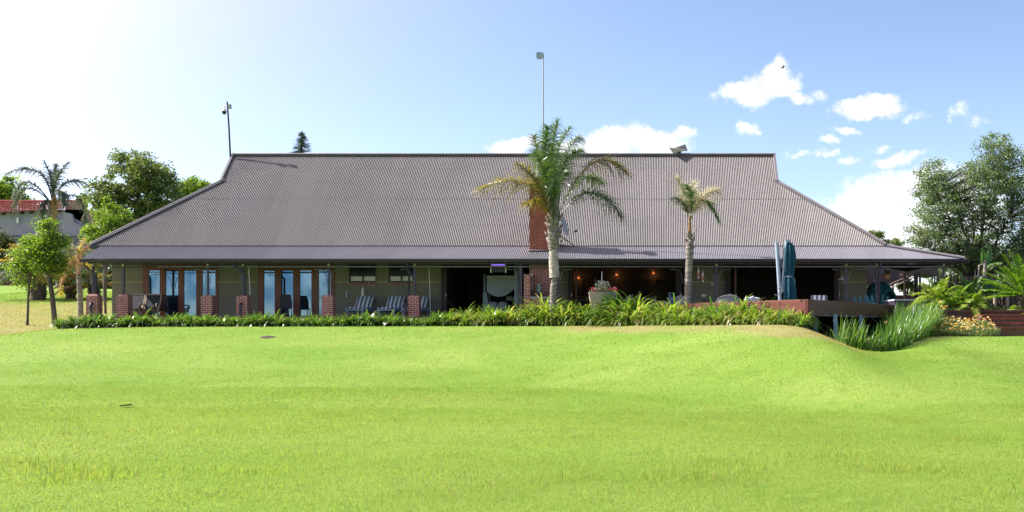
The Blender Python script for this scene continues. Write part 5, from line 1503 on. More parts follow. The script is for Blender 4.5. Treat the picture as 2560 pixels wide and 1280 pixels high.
def feather_palm(base, top, r0, r1, label, fronds, mats, L, W, name='palm_tree', group=None, nl=55, len_=2.2, trunk='palmbark', stub=0, dead=0, cat='palm tree', droopy=.9, arch=.55, rot=0.0, tipdrop=.9):
    base = np.asarray(base, float); top = np.asarray(top, float)
    t = thing(name, label, cat, base, group)
    mid = (base + top) / 2 + np.array((.04, 0, 0))
    mb = palm_trunk([base - (0, 0, .1), mid, top], [r0, (r0 + r1) / 2, r1], rings=.03)
    if stub: stubs(mb, base + (0, 0, .1), top, r0, r1, stub, .30, .14)
    part(mb, 'trunk', M[trunk], t, True)
    for k in range(fronds + dead):
        a = rot + k * 2.399 + rng.uniform(-.2, .2)
        h = np.array((math.cos(a), math.sin(a), 0))
        if k < fronds:
            e = 1.15 - 1.25 * (k / max(1, fronds - 1)) ** 1.1 * droopy
            l = len_ * rng.uniform(.85, 1.12)
            d1 = h * math.cos(e) + np.array((0, 0, math.sin(e)))
            p1 = top + d1 * l * arch * 1.15; p2 = top + h * l * (.45 + .5 * math.cos(e)) + np.array((0, 0, l * (math.sin(e) * .85 - tipdrop * .38 * math.cos(e))))
            mt = mats[k % len(mats)]
            part(frond_mesh([top, p1, p2], nl, L, W, .3, .7, .15, .4, .02), 'frond', M[mt], t)
        else:
            l = len_ * .75; p1 = top + h * .5 + np.array((0, 0, .1)); p2 = top + h * .55 + np.array((0, 0, -l))
            part(frond_mesh([top, p1, p2], int(nl * .7), L * .8, W, .7, .5, .2, .3, .02), 'frond', M['palm_dry'], t, label='dry brown hanging frond')
    return t


# palms on the left lawn
def G(px, py, Y):
    p = P(px, py, Y); p[2] = float(hgt(p[0], p[1])); return p


pmk = thing('palm_tree', 'tall grey feather palm rising before the red tiled house', 'palm tree', G(150, 700, 92))
Yp = 92.0
def q(px, py, d=0.0): return P(px, py, Yp) + np.array((0, d, 0))
part(palm_trunk([G(150, 700, 92), q(143, 610), q(132, 540), q(130, 505)], [.30, .27, .36, .26], rings=.03), 'trunk', M['palmbark'], pmk, True)
for b, m_, tpt, mt, nl, L in [
    ((131, 508, 0), (95, 430, 0), (24, 437, -.5), 'palm_grey', 60, 1.05), ((131, 505, 0), (122, 450, .3), (106, 402, .2), 'palm_grey', 55, .95), ((132, 505, 0), (142, 450, 0), (168, 405, .2), 'palm_grey', 60, 1.0),
    ((133, 506, 0), (165, 455, .2), (216, 462, .6), 'palm_grey', 60, .9), ((131, 507, .2), (120, 455, 1), (122, 405, 1.2), 'palm_grey', 45, .9), ((130, 508, -.2), (90, 460, -1), (62, 495, -1.5), 'palm_grey', 50, .9),
    ((133, 508, -.2), (168, 480, -1), (188, 520, -1.6), 'palm_grey', 50, .8), ((134, 510, 0), (190, 492, .2), (210, 570, .3), 'palm_grey', 55, .7), ((130, 510, 0), (60, 470, .2), (28, 540, .3), 'palm_grey', 55, .7),
    ((131, 512, -.3), (122, 508, -.8), (107, 560, -.9), 'palm_grey', 35, .5), ((132, 512, -.3), (128, 508, -.8), (124, 560, -.9), 'palm_grey', 35, .5), ((134, 512, -.3), (150, 500, -.8), (152, 552, -.9), 'palm_dry', 35, .5)]:
    part(frond_mesh(through(q(*b), q(*m_), q(*tpt)), int(nl * 1.5), L, .075, .5, .7, .2, .5, .06, nseg=2), 'frond', M[mt], pmk)

feather_palm(G(95, 752, 72), G(95, 752, 72) + (0, 0, 1.45), .46, .40, 'squat palm with the thickest trunk and drooping yellow fronds on the left lawn', 30, ['palm_yellow', 'palm_yellow', 'palm_grey', 'palm_yellow', 'palm_green'], .60, .05, group='squat palms on the left lawn', len_=3.1, trunk='palmbase', stub=24, nl=60, rot=1.9)
feather_palm(G(176, 742, 74), G(176, 742, 74) + (0, 0, .95), .30, .33, 'small squat palm with a spiky short trunk between two leaning trees', 20, ['palm_grey', 'palm_yellow', 'palm_green'], .5, .045, group='squat palms on the left lawn', len_=2.2, trunk='palmbase', stub=30, nl=45, rot=.7)
feather_palm(G(234, 737, 73), G(234, 737, 73) + (0, 0, .8), .26, .26, 'squat palm seen behind the first brick pier of the verandah', 22, ['palm_grey', 'palm_yellow', 'palm_green', 'palm_dry'], .5, .045, group='squat palms on the left lawn', len_=2.5, trunk='palmbase', stub=22, nl=45, rot=2.6)
Yp = 56.0; b0 = G(202, 787, Yp)
pmk = thing('palm_tree', 'slender palm with dry orange hanging fronds at the left corner of the roof', 'palm tree', b0)
def q(px, py, d=0.0): return P(px, py, Yp) + np.array((0, d, 0))
part(palm_trunk([b0 - (0, 0, .1), q(200, 735), q(197, 690), q(194, 655)], [.135, .125, .105, .085], rings=.03), 'trunk', M['palmbark'], pmk, True)
for b, m_, tpt, mt, nl, L in [
    ((194, 662, 0), (176, 658, -.1), (154, 728, -.2), 'palm_dry', 45, .42), ((195, 660, 0), (205, 640, -.3), (207, 682, -.4), 'palm_dry', 40, .35), ((194, 660, 0), (185, 625, .1), (172, 610, .1), 'palm_pale', 45, .5),
    ((194, 658, 0), (198, 622, .1), (205, 600, .2), 'palm_yellow', 45, .45), ((195, 658, 0), (210, 625, .1), (222, 618, .1), 'palm_dry', 45, .45), ((194, 658, .2), (190, 618, .5), (198, 596, .5), 'palm_yellow', 45, .45),
    ((194, 660, -.1), (180, 640, -.5), (165, 650, -.8), 'palm_grey', 45, .42), ((196, 660, .1), (215, 640, .4), (230, 655, .5), 'palm_yellow', 40, .4)]:
    part(frond_mesh(through(q(*b), q(*m_), q(*tpt)), nl, L, .028, .5, .6, .2, .5, .018), 'frond', M[mt], pmk, label='dry orange frond' if mt == 'palm_dry' else None)


# ---- broadleaf trees
def tree(name, label, cat, base, trunk_r, fork_h, blobs, n_clump, per, clump_r, leaf, mat, bark='bark', limbs=7, lean=(0, 0), group=None, stems=1, loc=None, flat=.2, fill=.65):
    base = np.asarray(base, float)
    t = thing(name, label, cat, base, group)
    vol = np.array([b[3] * b[4] * b[5] for b in blobs]) ** .75; pick = rng.choice(len(blobs), n_clump, p=vol / vol.sum())
    d = norm(rng.normal(size=(n_clump, 3))); rad = rng.uniform(fill ** 3, 1, n_clump) ** (1 / 3)
    bl = np.array(blobs, float)
    C_ = bl[pick, :3] + d * rad[:, None] * bl[pick, 3:]
    C_ = C_[C_[:, 2] > base[2] + fork_h * .55]
    fork = base + np.array((lean[0], lean[1], fork_h))
    w = MB()
    mid = (base + fork) / 2 + np.array((lean[0] * -.1, 0, 0))
    w.tube([base - (0, 0, .2), base + (fork - base) * .15, mid, fork], [trunk_r * 1.25, trunk_r, trunk_r * .9, trunk_r * .75], 10)
    ends = C_[rng.choice(len(C_), min(limbs, len(C_)), replace=False)]
    nodes = []; nr = []
    for e in ends:
        st = fork - (fork - base) * rng.uniform(0, .25)
        ctl = st + (e - st) * .45 + np.array((0, 0, .18 * np.linalg.norm(e - st)))
        c = bez([st, ctl, st + (e - st) * .92], 12)
        rr = np.linspace(trunk_r * .55, trunk_r * .10, 12); w.tube(c, rr, 6); nodes.append(c[2:]); nr.append(rr[2:])
    nodes = np.concatenate(nodes); nr = np.concatenate(nr)
    for c in C_:
        dd = np.linalg.norm(nodes - c, axis=1) + np.maximum(0, nodes[:, 2] - c[2]) * 1.5
        k = int(dd.argmin()); s0 = nodes[k]
        cc = bez([s0, (s0 + c) / 2 + np.array((0, 0, .12 * np.linalg.norm(c - s0))), c], 6)
        w.tube(cc, np.linspace(min(nr[k] * .7, trunk_r * .22), .008, 6), 4, False)
    part(w, 'trunk', M[bark], t, True)
    m_ = MB()
    sc_ = clump_r * rng.uniform(.6, 1.35, len(C_))
    pts = np.repeat(C_, per, 0) + norm(rng.normal(size=(len(C_) * per, 3))) * (np.repeat(sc_, per)[:, None] * rng.random((len(C_) * per, 1)) ** .5) * np.array((1, 1, .62))
    m_.leaves(pts, leaf, leaf * .48, flat=flat)
    part(m_, 'crown', M[mat], t)
    return t


def blob(px, py, Y, rx, ry, rz, d=0.0): return (*(P(px, py, Y) + (0, d, 0)), rx * Y / FPX, ry, rz * Y / FPX)


# big dark tree behind the left hip
tree('broadleaf_tree', 'big round dark green tree behind the left slope of the roof', 'tree', G(330, 640, 84), .34, 4.6,
     [blob(345, 440, 84, 78, 2.4, 62), blob(385, 475, 84, 75, 2.4, 62), blob(270, 500, 84, 58, 2.0, 52), blob(330, 395, 84, 42, 1.5, 24), blob(430, 520, 84, 45, 2, 45), blob(320, 540, 84, 80, 2.2, 40)], 300, 56, .66, .27, 'tree_mid', 'darkbark', 11, fill=.3)
tree('broadleaf_tree', 'yellow green tree top peeping over the left hip of the roof', 'tree', G(480, 640, 96), .2, 5.2,
     [blob(487, 470, 96, 32, 1.4, 25), blob(462, 490, 96, 20, 1.2, 20)], 60, 60, .5, .26, 'tree_bright', 'darkbark', 5, fill=.3)
tree('broadleaf_tree', 'light green open tree between the big dark tree and the left eave', 'tree', G(262, 690, 70), .12, 2.3,
     [blob(262, 590, 70, 50, 1.3, 26), blob(280, 540, 70, 32, 1.1, 30), blob(272, 505, 70, 14, .6, 18), blob(235, 575, 70, 28, 1.1, 14), blob(300, 560, 70, 40, 1.2, 30)], 110, 55, .38, .17, 'tree_bright', 'bark', 7, fill=.3)
tree('broadleaf_tree', 'dark green tree top behind the red tiled roof at the far left', 'tree', G(20, 640, 122), .3, 8.5,
     [blob(20, 480, 122, 40, 1.8, 38), blob(-20, 490, 122, 40, 1.8, 36), blob(58, 500, 122, 25, 1.5, 20)], 90, 60, .85, .4, 'tree_bright', 'darkbark', 6, fill=.3)
# two young trees near the left end of the border
tree('young_tree', 'young bright green tree with a thin bent stem, furthest left', 'tree', G(68, 814, 50.0), .055, 2.05,
     [blob(72, 640, 50, 36, .55, 42), blob(55, 665, 50, 28, .5, 32), blob(95, 625, 50, 26, .5, 32), blob(58, 705, 50, 18, .4, 14), blob(84, 602, 50, 18, .4, 20)], 150, 40, .36, .12, 'tree_young', 'bark', 6, (.10, 0), fill=.15)
tree('young_tree', 'young bright green tree with a thicker leaning trunk beside the flower border', 'tree', G(139, 810, 49.6), .11, 2.6,
     [blob(118, 590, 49.6, 26, .5, 38), blob(140, 640, 49.6, 32, .5, 36), blob(100, 640, 49.6, 28, .5, 40), blob(112, 560, 49.6, 14, .35, 14), blob(154, 600, 49.6, 14, .35, 16), blob(125, 670, 49.6, 40, .5, 20)], 180, 42, .34, .12, 'tree_young', 'bark', 7, (-.36, 0), fill=.15)
# thin bare stem by the wall
b0 = G(264, 772, 58); t = thing('thin_tree', 'thin straight grey stem beside the left corner of the house', 'tree', b0)
mb = MB(); mb.tube([b0 - (0, 0, .1), P(261, 720, 58), P(266, 655, 58), P(268, 600, 58)], [.07, .06, .05, .035], 7); part(mb, 'trunk', M['bark'], t, True)
c_ = P(268, 628, 58); mb = MB(); mb.leaves(c_ + rng.normal(0, 1, (900, 3)) * (.45, .4, .35), .14, .07); part(mb, 'crown', M['tree_mid'], t)
# conifer far behind the ridge
b0 = np.array((PX(753, 130), 130, 4.0)); t = thing('conifer', 'narrow blue green conifer top showing above the roof ridge', 'tree', b0)
tp_ = P(756, 326, 130); mb = MB(); mb.tube([b0, P(752, 390, 130), tp_], [.35, .18, .03], 7); part(mb, 'trunk', M['darkbark'], t, True)
mb = MB()
for k in range(30):
    f = k / 29; z = tp_[2] - .25 - f * 4.6; L = .4 + 1.75 * f ** .8
    for j in range(7):
        a = rng.uniform(0, 6.28); h = np.array((math.cos(a), math.sin(a), -.12)); l = L * rng.uniform(.65, 1.1); s0 = np.array((tp_[0] - .2 * f, 130, z))
        mb.tube([s0, s0 + h * l * .6 + (0, 0, .05), s0 + h * l], [.03, .02, .01], 3, False)
        n = int(26 * l / 1.2) + 8; u_ = rng.uniform(.12, 1, n)[:, None]; mb.leaves(s0 + h * l * u_ + rng.normal(0, .05, (n, 3)) * (1, 1, .5) * (1.3 - u_), .22, .05, flat=.7)
part(mb, 'crown', M['conifer'], t)
# big acacia like tree on the right
tb = P(2445, 700, 62); tb[2] = .4
tree('broadleaf_tree', 'large airy tree with upright dark limbs at the right edge behind the ferns', 'tree', tb, .22, 1.6,
     [blob(2450, 480, 62, 85, 2.4, 90), blob(2350, 520, 62, 66, 2.0, 78), blob(2330, 460, 62, 44, 1.4, 56), blob(2485, 380, 62, 45, 1.6, 50), blob(2545, 440, 62, 60, 2.0, 80), blob(2560, 560, 62, 90, 2.2, 80), blob(2400, 600, 62, 110, 2.4, 50), blob(2420, 640, 62, 90, 2.0, 40), blob(2300, 590, 62, 40, 1.4, 26), blob(2600, 640, 62, 90, 2.4, 70), blob(2345, 415, 62, 14, .6, 22)],
     1050, 52, .46, .15, 'tree_fine', 'darkbark', 16, fill=.3)
tree('broadleaf_tree', 'low dark green tree filling the gap behind the stick fence on the right', 'tree', np.array((PX(2400, 74), 74, .4)), .2, 1.0,
     [blob(2390, 665, 74, 110, 2, 40), blob(2480, 660, 74, 110, 2, 50), blob(2580, 670, 74, 90, 2, 50)], 240, 60, .5, .2, 'tree_mid', 'darkbark', 9, fill=.2)
for px, py, rx, rz, lab in ((2188, 588, 16, 11, 'distant dark tree top just above the right hip'), (2232, 607, 26, 8, 'distant low tree top above the lower right eave')):
    Y = 120.0; tree('broadleaf_tree', lab, 'tree', np.array((PX(px, Y), Y, 1.0)), .15, PZ(py, Y) - 2.2, [blob(px, py, Y, rx, .8, rz)], 26, 60, .4, .24, 'tree_mid', 'darkbark', 4)

# ---- neighbouring house on the rise at the left
Yn = 106.0
hb = P(100, 690, Yn)
nh = thing('tiled_house', 'grey plastered house with red clay tile roof and dark balcony rail on the left rise', 'house', hb)
z0 = PZ(720, Yn)
mb = MB(); mb.box(PX(-90, Yn), PX(212, Yn), Yn, Yn + 8, z0, PZ(524, Yn)); part(mb, 'wall', M['plaster'], nh)
mb = MB(); mb.prism([(PX(163, Yn), PZ(700, Yn)), (PX(222, Yn), PZ(700, Yn)), (PX(222, Yn), PZ(568, Yn)), (PX(208, Yn), PZ(566, Yn)), (PX(190, Yn), PZ(557, Yn)), (PX(183, Yn), PZ(535, Yn)), (PX(163, Yn), PZ(531, Yn))], Yn - .35, Yn - .01); part(mb, 'curved_wing_wall', M['plaster'], nh)
mb = MB(); mb.prism([(PX(163, Yn), PZ(531, Yn)), (PX(163, Yn), PZ(513, Yn)), (PX(172, Yn), PZ(510, Yn)), (PX(205, Yn), PZ(487, Yn)), (PX(212, Yn), PZ(487, Yn)), (PX(212, Yn), PZ(560, Yn))], Yn + .0, Yn + .6); part(mb, 'gable_parapet', M['plaster2'], nh)
mb = MB(); mb.prism([(PX(217, Yn), PZ(600, Yn)), (PX(243, Yn), PZ(600, Yn)), (PX(242, Yn), PZ(532, Yn)), (PX(236, Yn), PZ(526, Yn)), (PX(226, Yn), PZ(526, Yn)), (PX(221, Yn), PZ(533, Yn))], Yn - .5, Yn + .5); part(mb, 'chimney', M['plaster2'], nh)
def t_lo(c): return np.stack([c, np.full_like(c, Yn - .6), np.interp(c, [PX(-60, Yn), PX(180, Yn)], [PZ(535, Yn), PZ(523, Yn)])], 1)
def t_hi(c): return np.stack([c, np.full_like(c, Yn + 2.2), np.full_like(c, PZ(496, Yn))], 1)
mb = MB()
for k in range(6):
    lo = lambda c, k=k: t_lo(c) * (1 - k / 6) + t_hi(c) * (k / 6); hi = lambda c, k=k: t_lo(c) * (1 - (k + 1) / 6) + t_hi(c) * ((k + 1) / 6) - np.array((0, 0, .05))
    corr(mb, PX(-90, Yn), PX(181, Yn), lo, hi, .27, .045, 8, (0, -.4, .9))
mb.tube([(PX(-90, Yn), Yn + 2.2, PZ(496, Yn)), (PX(181, Yn), Yn + 2.2, PZ(496, Yn))], .1, 8)
rf_ = part(mb, 'roof', M['tile'], nh, True)
mb = MB()
for px in np.arange(-80, 165, 23):
    z = float(np.interp(px, [-60, 180], [PZ(535, Yn), PZ(523, Yn)])) - .12; mb.bar((PX(px, Yn), Yn - .5, z - .06), (PX(px, Yn), Yn + .4, z + .1), .14, .2)
part(mb, 'rafter', M['darkwood'], rf_)
mb = MB(); zr1, zr0 = PZ(589, Yn - 1.2), PZ(617, Yn - 1.2)
mb.bar((PX(10, Yn), Yn - 1.2, zr1), (PX(224, Yn), Yn - 1.2, zr1 - .1), .07, .09); mb.bar((PX(10, Yn), Yn - 1.2, zr0), (PX(224, Yn), Yn - 1.2, zr0), .06, .06)
for px in np.arange(12, 224, 3.6): mb.bar((PX(px, Yn), Yn - 1.2, zr0), (PX(px, Yn), Yn - 1.2, zr1 - .05), .035, .035)
part(mb, 'balcony_rail', M['gutter'], nh)
mb = MB(); mb.box(PX(0, Yn), PX(224, Yn), Yn - 1.3, Yn, zr0 - .3, zr0 - .05); part(mb, 'balcony_slab', M['plaster2'], nh)
o = P(45, 552, Yn - .1); mb = MB(); mb.box(o[0] - .07, o[0] + .07, Yn - .2, Yn - .002, o[2] - .22, o[2] + .28); part(mb, 'wall_light', M['white'], nh)
# brown garden wall and hedge at the back of the left lawn
mb = MB(); mb.box(PX(-60, 96), PX(300, 96), 96, 96.3, 2.8, PZ(683, 96)); single(mb, 'garden_wall', M['old_brick'], 'long brown brick garden wall at the back of the left lawn', 'wall', (PX(100, 96), 96, 2.8))
def bush(px, py, Y, rx, rz, ry, label, mat, n=5200, leaf=.17, name='shrub', z0=None, group=None):
    c = P(px, py, Y); base = c.copy(); base[2] = float(hgt(c[0], c[1])) if z0 is None else z0
    t = thing(name, label, 'shrub', base, group); m_ = MB(); a, b = rx * Y / FPX, rz * Y / FPX
    cl = norm(rng.normal(size=(40, 3))) * rng.uniform(.35, .95, (40, 1)); pts = cl[rng.integers(0, 40, n)] + rng.normal(0, .17, (n, 3))
    m_.leaves(c + pts * (a, ry, b), leaf, leaf * .5); part(m_, 'foliage', M[mat], t)
    w = MB()
    for k in range(7): w.tube([base - (0, 0, .1), base + (rng.uniform(-.3, .3) * a, rng.uniform(-.2, .2), (c[2] - base[2]) * .6), c + (rng.uniform(-.6, .6) * a, rng.uniform(-.4, .4) * ry, rng.uniform(-.2, .6) * b)], [.05, .035, .015], 5)
    part(w, 'stem', M['darkbark'], t)
bush(10, 640, 98, 24, 60, 1.2, 'tall greyish shrub at the far left below the balcony', 'hedge', 5200, .24)
bush(205, 690, 92, 40, 40, 1.2, 'dark rounded shrub against the brown wall behind the slender palm', 'hedge', 5200, .22)
bush(262, 690, 90, 34, 46, 1.2, 'bronze tinged shrub against the brown wall next to the house corner', 'hedge', 5200, .22)
bush(60, 650, 97, 40, 34, 1.2, 'dark shrub between the far left palm and the young trees', 'hedge', 5200, .22)
bush(150, 665, 96, 50, 34, 1.2, 'dark green shrub behind the leaning young tree', 'hedge', 5200, .22)

# ---- border of agapanthus in front of the lodge
def agap_mesh(n, L, W, mat, seed, lean=.95):
    m_ = MB(); a = rng.uniform(0, 6.283, n); r_ = rng.uniform(0, .11, n)
    m_.blades(np.stack([r_ * np.cos(a), r_ * np.sin(a), np.full(n, -.03)], 1), L * rng.uniform(.7, 1.08, n), W * rng.uniform(.8, 1.2, n), a + rng.normal(0, .35, n), rng.uniform(.05, lean, n), rng.uniform(1.0, 2.5, n), 6, tip=.3)
    return m_.mesh('agapanthus', M[mat])
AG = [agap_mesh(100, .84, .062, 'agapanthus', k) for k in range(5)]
AGS = [agap_mesh(115, 1.08, .066, 'agapanthus_lit_tone', k) for k in range(5)]
def plant_agap(x, y, me, s, label, group):
    o = bpy.data.objects.new('agapanthus', me); col.objects.link(o)
    o.location = (x, y, float(hgt(x, y))); o.rotation_euler.z = rng.uniform(0, 6.28); s *= .98 + .16 * math.sin(x * 2.6 + 1.3 * math.sin(x * .9)) ; o.scale = (s, s, s * rng.uniform(.88, 1.12))
    o['label'] = label; o['category'] = 'plant'; o['group'] = group
LA = 'dark glossy strap leaved agapanthus in the low border in front of the brick piers'
LB = 'sunlit yellow green strap leaved agapanthus in the taller border in front of the deck'
x = -23.9; i = 0
while x < -8.4:
    for row in (0, 1):
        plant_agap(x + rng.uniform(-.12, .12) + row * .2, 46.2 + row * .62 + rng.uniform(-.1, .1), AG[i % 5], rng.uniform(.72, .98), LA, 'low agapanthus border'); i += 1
    x += rng.uniform(.36, .52)
x = -8.4
while x < 4.75:
    yc = float(ymid(x)) + .75
    for row in (0, 1, 2):
        s = rng.uniform(.85, 1.2) * (1.22 if row else .95); big = (1.5 if x < 0 else 1.42) if (-2.9 < x < -1.5 or .6 < x < 1.9) and row else 1.0
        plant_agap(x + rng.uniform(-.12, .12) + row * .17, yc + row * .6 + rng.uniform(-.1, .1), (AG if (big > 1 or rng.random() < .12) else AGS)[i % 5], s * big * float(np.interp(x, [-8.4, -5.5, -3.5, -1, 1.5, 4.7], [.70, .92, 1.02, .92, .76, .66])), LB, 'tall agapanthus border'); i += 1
    x += rng.uniform(.36, .48)
# bed soil under the border
mb = MB(); xs = np.linspace(-24.2, 4.9, 120)
V = np.stack([np.stack([xs, np.array([float(ymid(a)) for a in xs]) + d, np.array([float(hgt(a, float(ymid(a)) + d)) for a in xs]) + .012], 1) for d in (.3, .8, 1.4, 2.1)], 0)
mb.grid(V); struct(mb, 'border_soil', M['soil'], smooth=True)

# ---- iris reeds in the hollow, one unbroken mass
m_ = MB(); n = 13000
X = rng.uniform(4.9, 9.9, n); Y = rng.uniform(35.0, 46.0, n); Yc = ymid(X)
px = CX + FPX * X / Y
# distance from the edge line, reeds thin out towards the right bank
keep = (Y > Yc + .25) & (px < np.interp(Y, [35, 38, 41, 46], [2275, 2300, 2335, 2345])) & (px > np.interp(Y, [35, 38, 42, 46], [2100, 2062, 2046, 2046]))
X, Y, px = X[keep], Y[keep], px[keep]; n = len(X)
clump = .75 + .35 * np.sin(X * 3.1 + 1) * np.sin(Y * 2.3)
hh = (np.interp(px, [2060, 2110, 2180, 2260, 2340], [1.0, 1.0, 1.0, 1.25, 1.15])) * rng.uniform(.7, 1.15, n) * (.8 + .3 * clump)
az = rng.normal(.1, 1.3, n)
m_.blades(np.stack([X, Y, hgt(X, Y) - .03], 1), hh, .036 * rng.uniform(.7, 1.3, n), az, rng.uniform(.0, .40, n), rng.uniform(.1, 1.9, n) * rng.choice([.35, 1], n), 6)
reeds = struct(m_, 'reeds', M['reed'], 'stuff', label='tall green iris reeds filling the hollow beside the deck', cat='reeds')
m_ = MB()
for px_, py_, Y_ in ((2214, 806, 42), (2266, 820, 39), (2288, 836, 37.5), (2172, 851, 36), (2116, 842, 36.5), (2350, 755, 43), (2360, 770, 43), (2353, 767, 42.6), (2365, 766, 43), (2336, 795, 41), (2330, 773, 42)):
    c = P(px_, py_, Y_); m_.leaves(c + rng.normal(0, .02, (14, 3)), .06, .05)
struct(m_, 'iris_flowers', M['petal_yellow'], 'stuff', label='yellow iris flowers scattered among the reeds', cat='flowers')

# ---- raised bed and brick steps on the right
rw = thing('retaining_wall', 'low brown brick retaining wall of the raised fern bed', 'wall', (11.5, 43.5, -.3))
mb = MB(); mb.box(9.2, 24, 43.5, 43.75, -.8, .60); part(mb, 'brickwork', M['old_brick'], rw)
mb = MB(); mb.box(9.18, 24, 43.46, 43.79, .603, .675); part(mb, 'coping', M['old_brick'], rw)
mb = MB()
gx_ = np.linspace(9.3, 26, 40); gy_ = np.linspace(43.76, 62, 30); A, B_ = np.meshgrid(gx_, gy_)
mb.grid(np.stack([A, B_, .60 + .06 * np.sin(A * 1.3) * np.sin(B_) + .02 * (B_ - 43.7)], -1)); struct(mb, 'fern_bed_soil', M['soil'], smooth=True)
st = thing('brick_steps', 'flight of four red brick steps at the right edge of the lawn', 'steps', (14, 42, -.3))
for (px, pt, Y, zb) in ((2493, 817, 41.4, -.8), (2480, 805, 41.85, -.8), (2465, 794, 42.3, -.8), (2451, 785, 42.75, -.8)):
    mb = MB(); mb.box(PX(px, Y), 20, Y, 43.455, zb, PZ(pt, Y) - .07); s_o = part(mb, 'step', M['old_brick'], st)
    mb = MB(); mb.box(PX(px, Y) - .015, 20, Y - .02, 43.45, PZ(pt, Y) - .067, PZ(pt, Y)); part(mb, 'nosing', M['step_brick'], s_o)
# daisies
bedz = lambda X, Y: -.30 + (Y - 40.2) * .165 + .03 * np.sin(X * 5) 
mb = MB(); A, B_ = np.meshgrid(np.linspace(9.3, 11.75, 30), np.linspace(40.1, 43.3, 20)); mb.grid(np.stack([A, B_, bedz(A, B_) - .02], -1)); struct(mb, 'daisy_bed_soil', M['soil'], smooth=True)
n = 9000; Y = rng.uniform(40.15, 43.0, n); px = rng.uniform(2334, 2497 - (Y - 40) * 9, n); X = PX(px, Y)
m_ = MB(); hz = bedz(X, Y); hi = (.10 + .16 * (.5 + .5 * np.sin(X * 3.7) * np.sin(Y * 4)))
m_.blades(np.stack([X, Y, hz], 1), hi * rng.uniform(.8, 1.5, n), .018, rng.uniform(0, 6.28, n), rng.uniform(.1, .8, n), .8, 3)
struct(m_, 'daisy_foliage', M['groundcover'], 'stuff', label='grey green daisy foliage in the bed left of the brick steps', cat='plants')
n = 300; Y = rng.uniform(40.2, 42.9, n); px = np.clip(rng.normal(2405, 46, n), 2336, 2492 - (Y - 40) * 9); X = PX(px, Y); hz = bedz(X, Y)
m_ = MB()
for x_, y_, z_ in zip(X, Y, hz + rng.uniform(.16, .34, n)):
    k = 7; a = rng.uniform(0, 6.28) + np.arange(k) * 6.283 / k; r_ = rng.uniform(.022, .038); tl = rng.uniform(.1, .5)
    V = [(x_, y_, z_)] + [(x_ + r_ * math.cos(q_), y_ + r_ * math.sin(q_) * .9, z_ + .012 - r_ * math.sin(q_) * -tl) for q_ in a]
    m_.add(V, [[0, i + 1, (i + 1) % k + 1] for i in range(k)])
struct(m_, 'daisy_flowers', M['petal_yellow'], 'stuff', label='yellow and cream daisies massed in the bed left of the brick steps', cat='flowers')
# ground cover on the raised bed
n = 9000; X = rng.uniform(9.6, 15, n); Y = rng.uniform(43.9, 48.5, n)
m_ = MB(); m_.blades(np.stack([X, Y, .6 + .02 * (Y - 43.7)], 1), rng.uniform(.12, .34, n) * (.7 + .4 * np.sin(X * 2.3 + Y)), .03, rng.uniform(0, 6.28, n), rng.uniform(.1, .9, n), .9, 3)
struct(m_, 'ground_cover', M['groundcover'], 'stuff', label='mixed low ground cover over the raised bed', cat='plants')


def rosette(name, label, cat, base, trunk, n, len_, L, W, mat, elev=(1.35, .1), nl=46, droop=.35, spread=.15, up=.3, fwd=.5, trunk_r=.14, group=None, tipdrop=.35):
    t = thing(name, label, cat, base, group); base = np.asarray(base, float)
    top = base + np.array((0, 0, trunk))
    mb = palm_trunk([base - (0, 0, .15), (base + top) / 2, top], [trunk_r, trunk_r, trunk_r * .9], rings=.04, seg=20); stubs(mb, base, top, trunk_r, trunk_r, 14, .1, .06)
    part(mb, 'trunk', M['palmbase'], t, True)
    for k in range(n):
        a = k * 2.399 + rng.uniform(-.15, .15); f = (k + .5) / n; e = elev[0] + (elev[1] - elev[0]) * f ** .8; l = len_ * rng.uniform(.85, 1.1)
        h = np.array((math.cos(a), math.sin(a), 0)); d1 = h * math.cos(e) + np.array((0, 0, math.sin(e)))
        p1 = top + d1 * l * .6; p2 = top + d1 * l * .95 + h * l * .1 + np.array((0, 0, -tipdrop * l * math.cos(e)))
        part(frond_mesh([top, p1, p2], nl, L, W, droop, fwd, .12, spread, .014, up, 2, .3), 'frond', M[mat], t)
    return t


def at_(px, py, Y, z=None):
    p = P(px, py, Y)
    if z is not None: p[2] = z
    return p
rosette('tree_fern', 'bright yellow green fern right of the corner post, largest of the ferns', 'fern', at_(2348, 745, 45.2, .62), .45, 20, 1.35, .26, .05, 'fern', (1.4, .1), 40, .3, .2, .1, .35, .09, 'bright ferns on the raised bed', .55)
rosette('tree_fern', 'smaller bright fern spilling over the brown brick wall', 'fern', at_(2432, 765, 44.2, .62), .25, 16, .95, .22, .045, 'fern', (1.3, .05), 36, .3, .2, .1, .35, .07, 'bright ferns on the raised bed', .55)
rosette('tree_fern', 'bright fern low at the right edge above the brick steps', 'fern', at_(2566, 785, 43.9, .5), .1, 12, .9, .22, .045, 'fern', (1.0, -.2), 36, .3, .2, .1, .35, .07, 'bright ferns on the raised bed', .6)
rosette('cycad', 'large bright green cycad at the right edge above the steps', 'cycad', at_(2558, 770, 45.0, .7), .55, 40, 1.85, .26, .036, 'cycad', (1.45, -.05), 75, .05, .1, .5, .55, .17, 'cycads on the raised bed', .12)
rosette('cycad', 'dark spiky cycad between the two bright ferns', 'cycad', at_(2432, 740, 46.2, .65), .5, 26, 1.2, .22, .03, 'cycad_dark', (1.3, .1), 55, .05, .1, .5, .55, .14, 'cycads on the raised bed', .15)
rosette('cycad', 'low green cycad just right of the largest fern', 'cycad', at_(2382, 758, 44.6, .65), .15, 15, 1.2, .22, .032, 'cycad', (1.1, .1), 55, .05, .1, .5, .55, .12, 'cycads on the raised bed', .2)


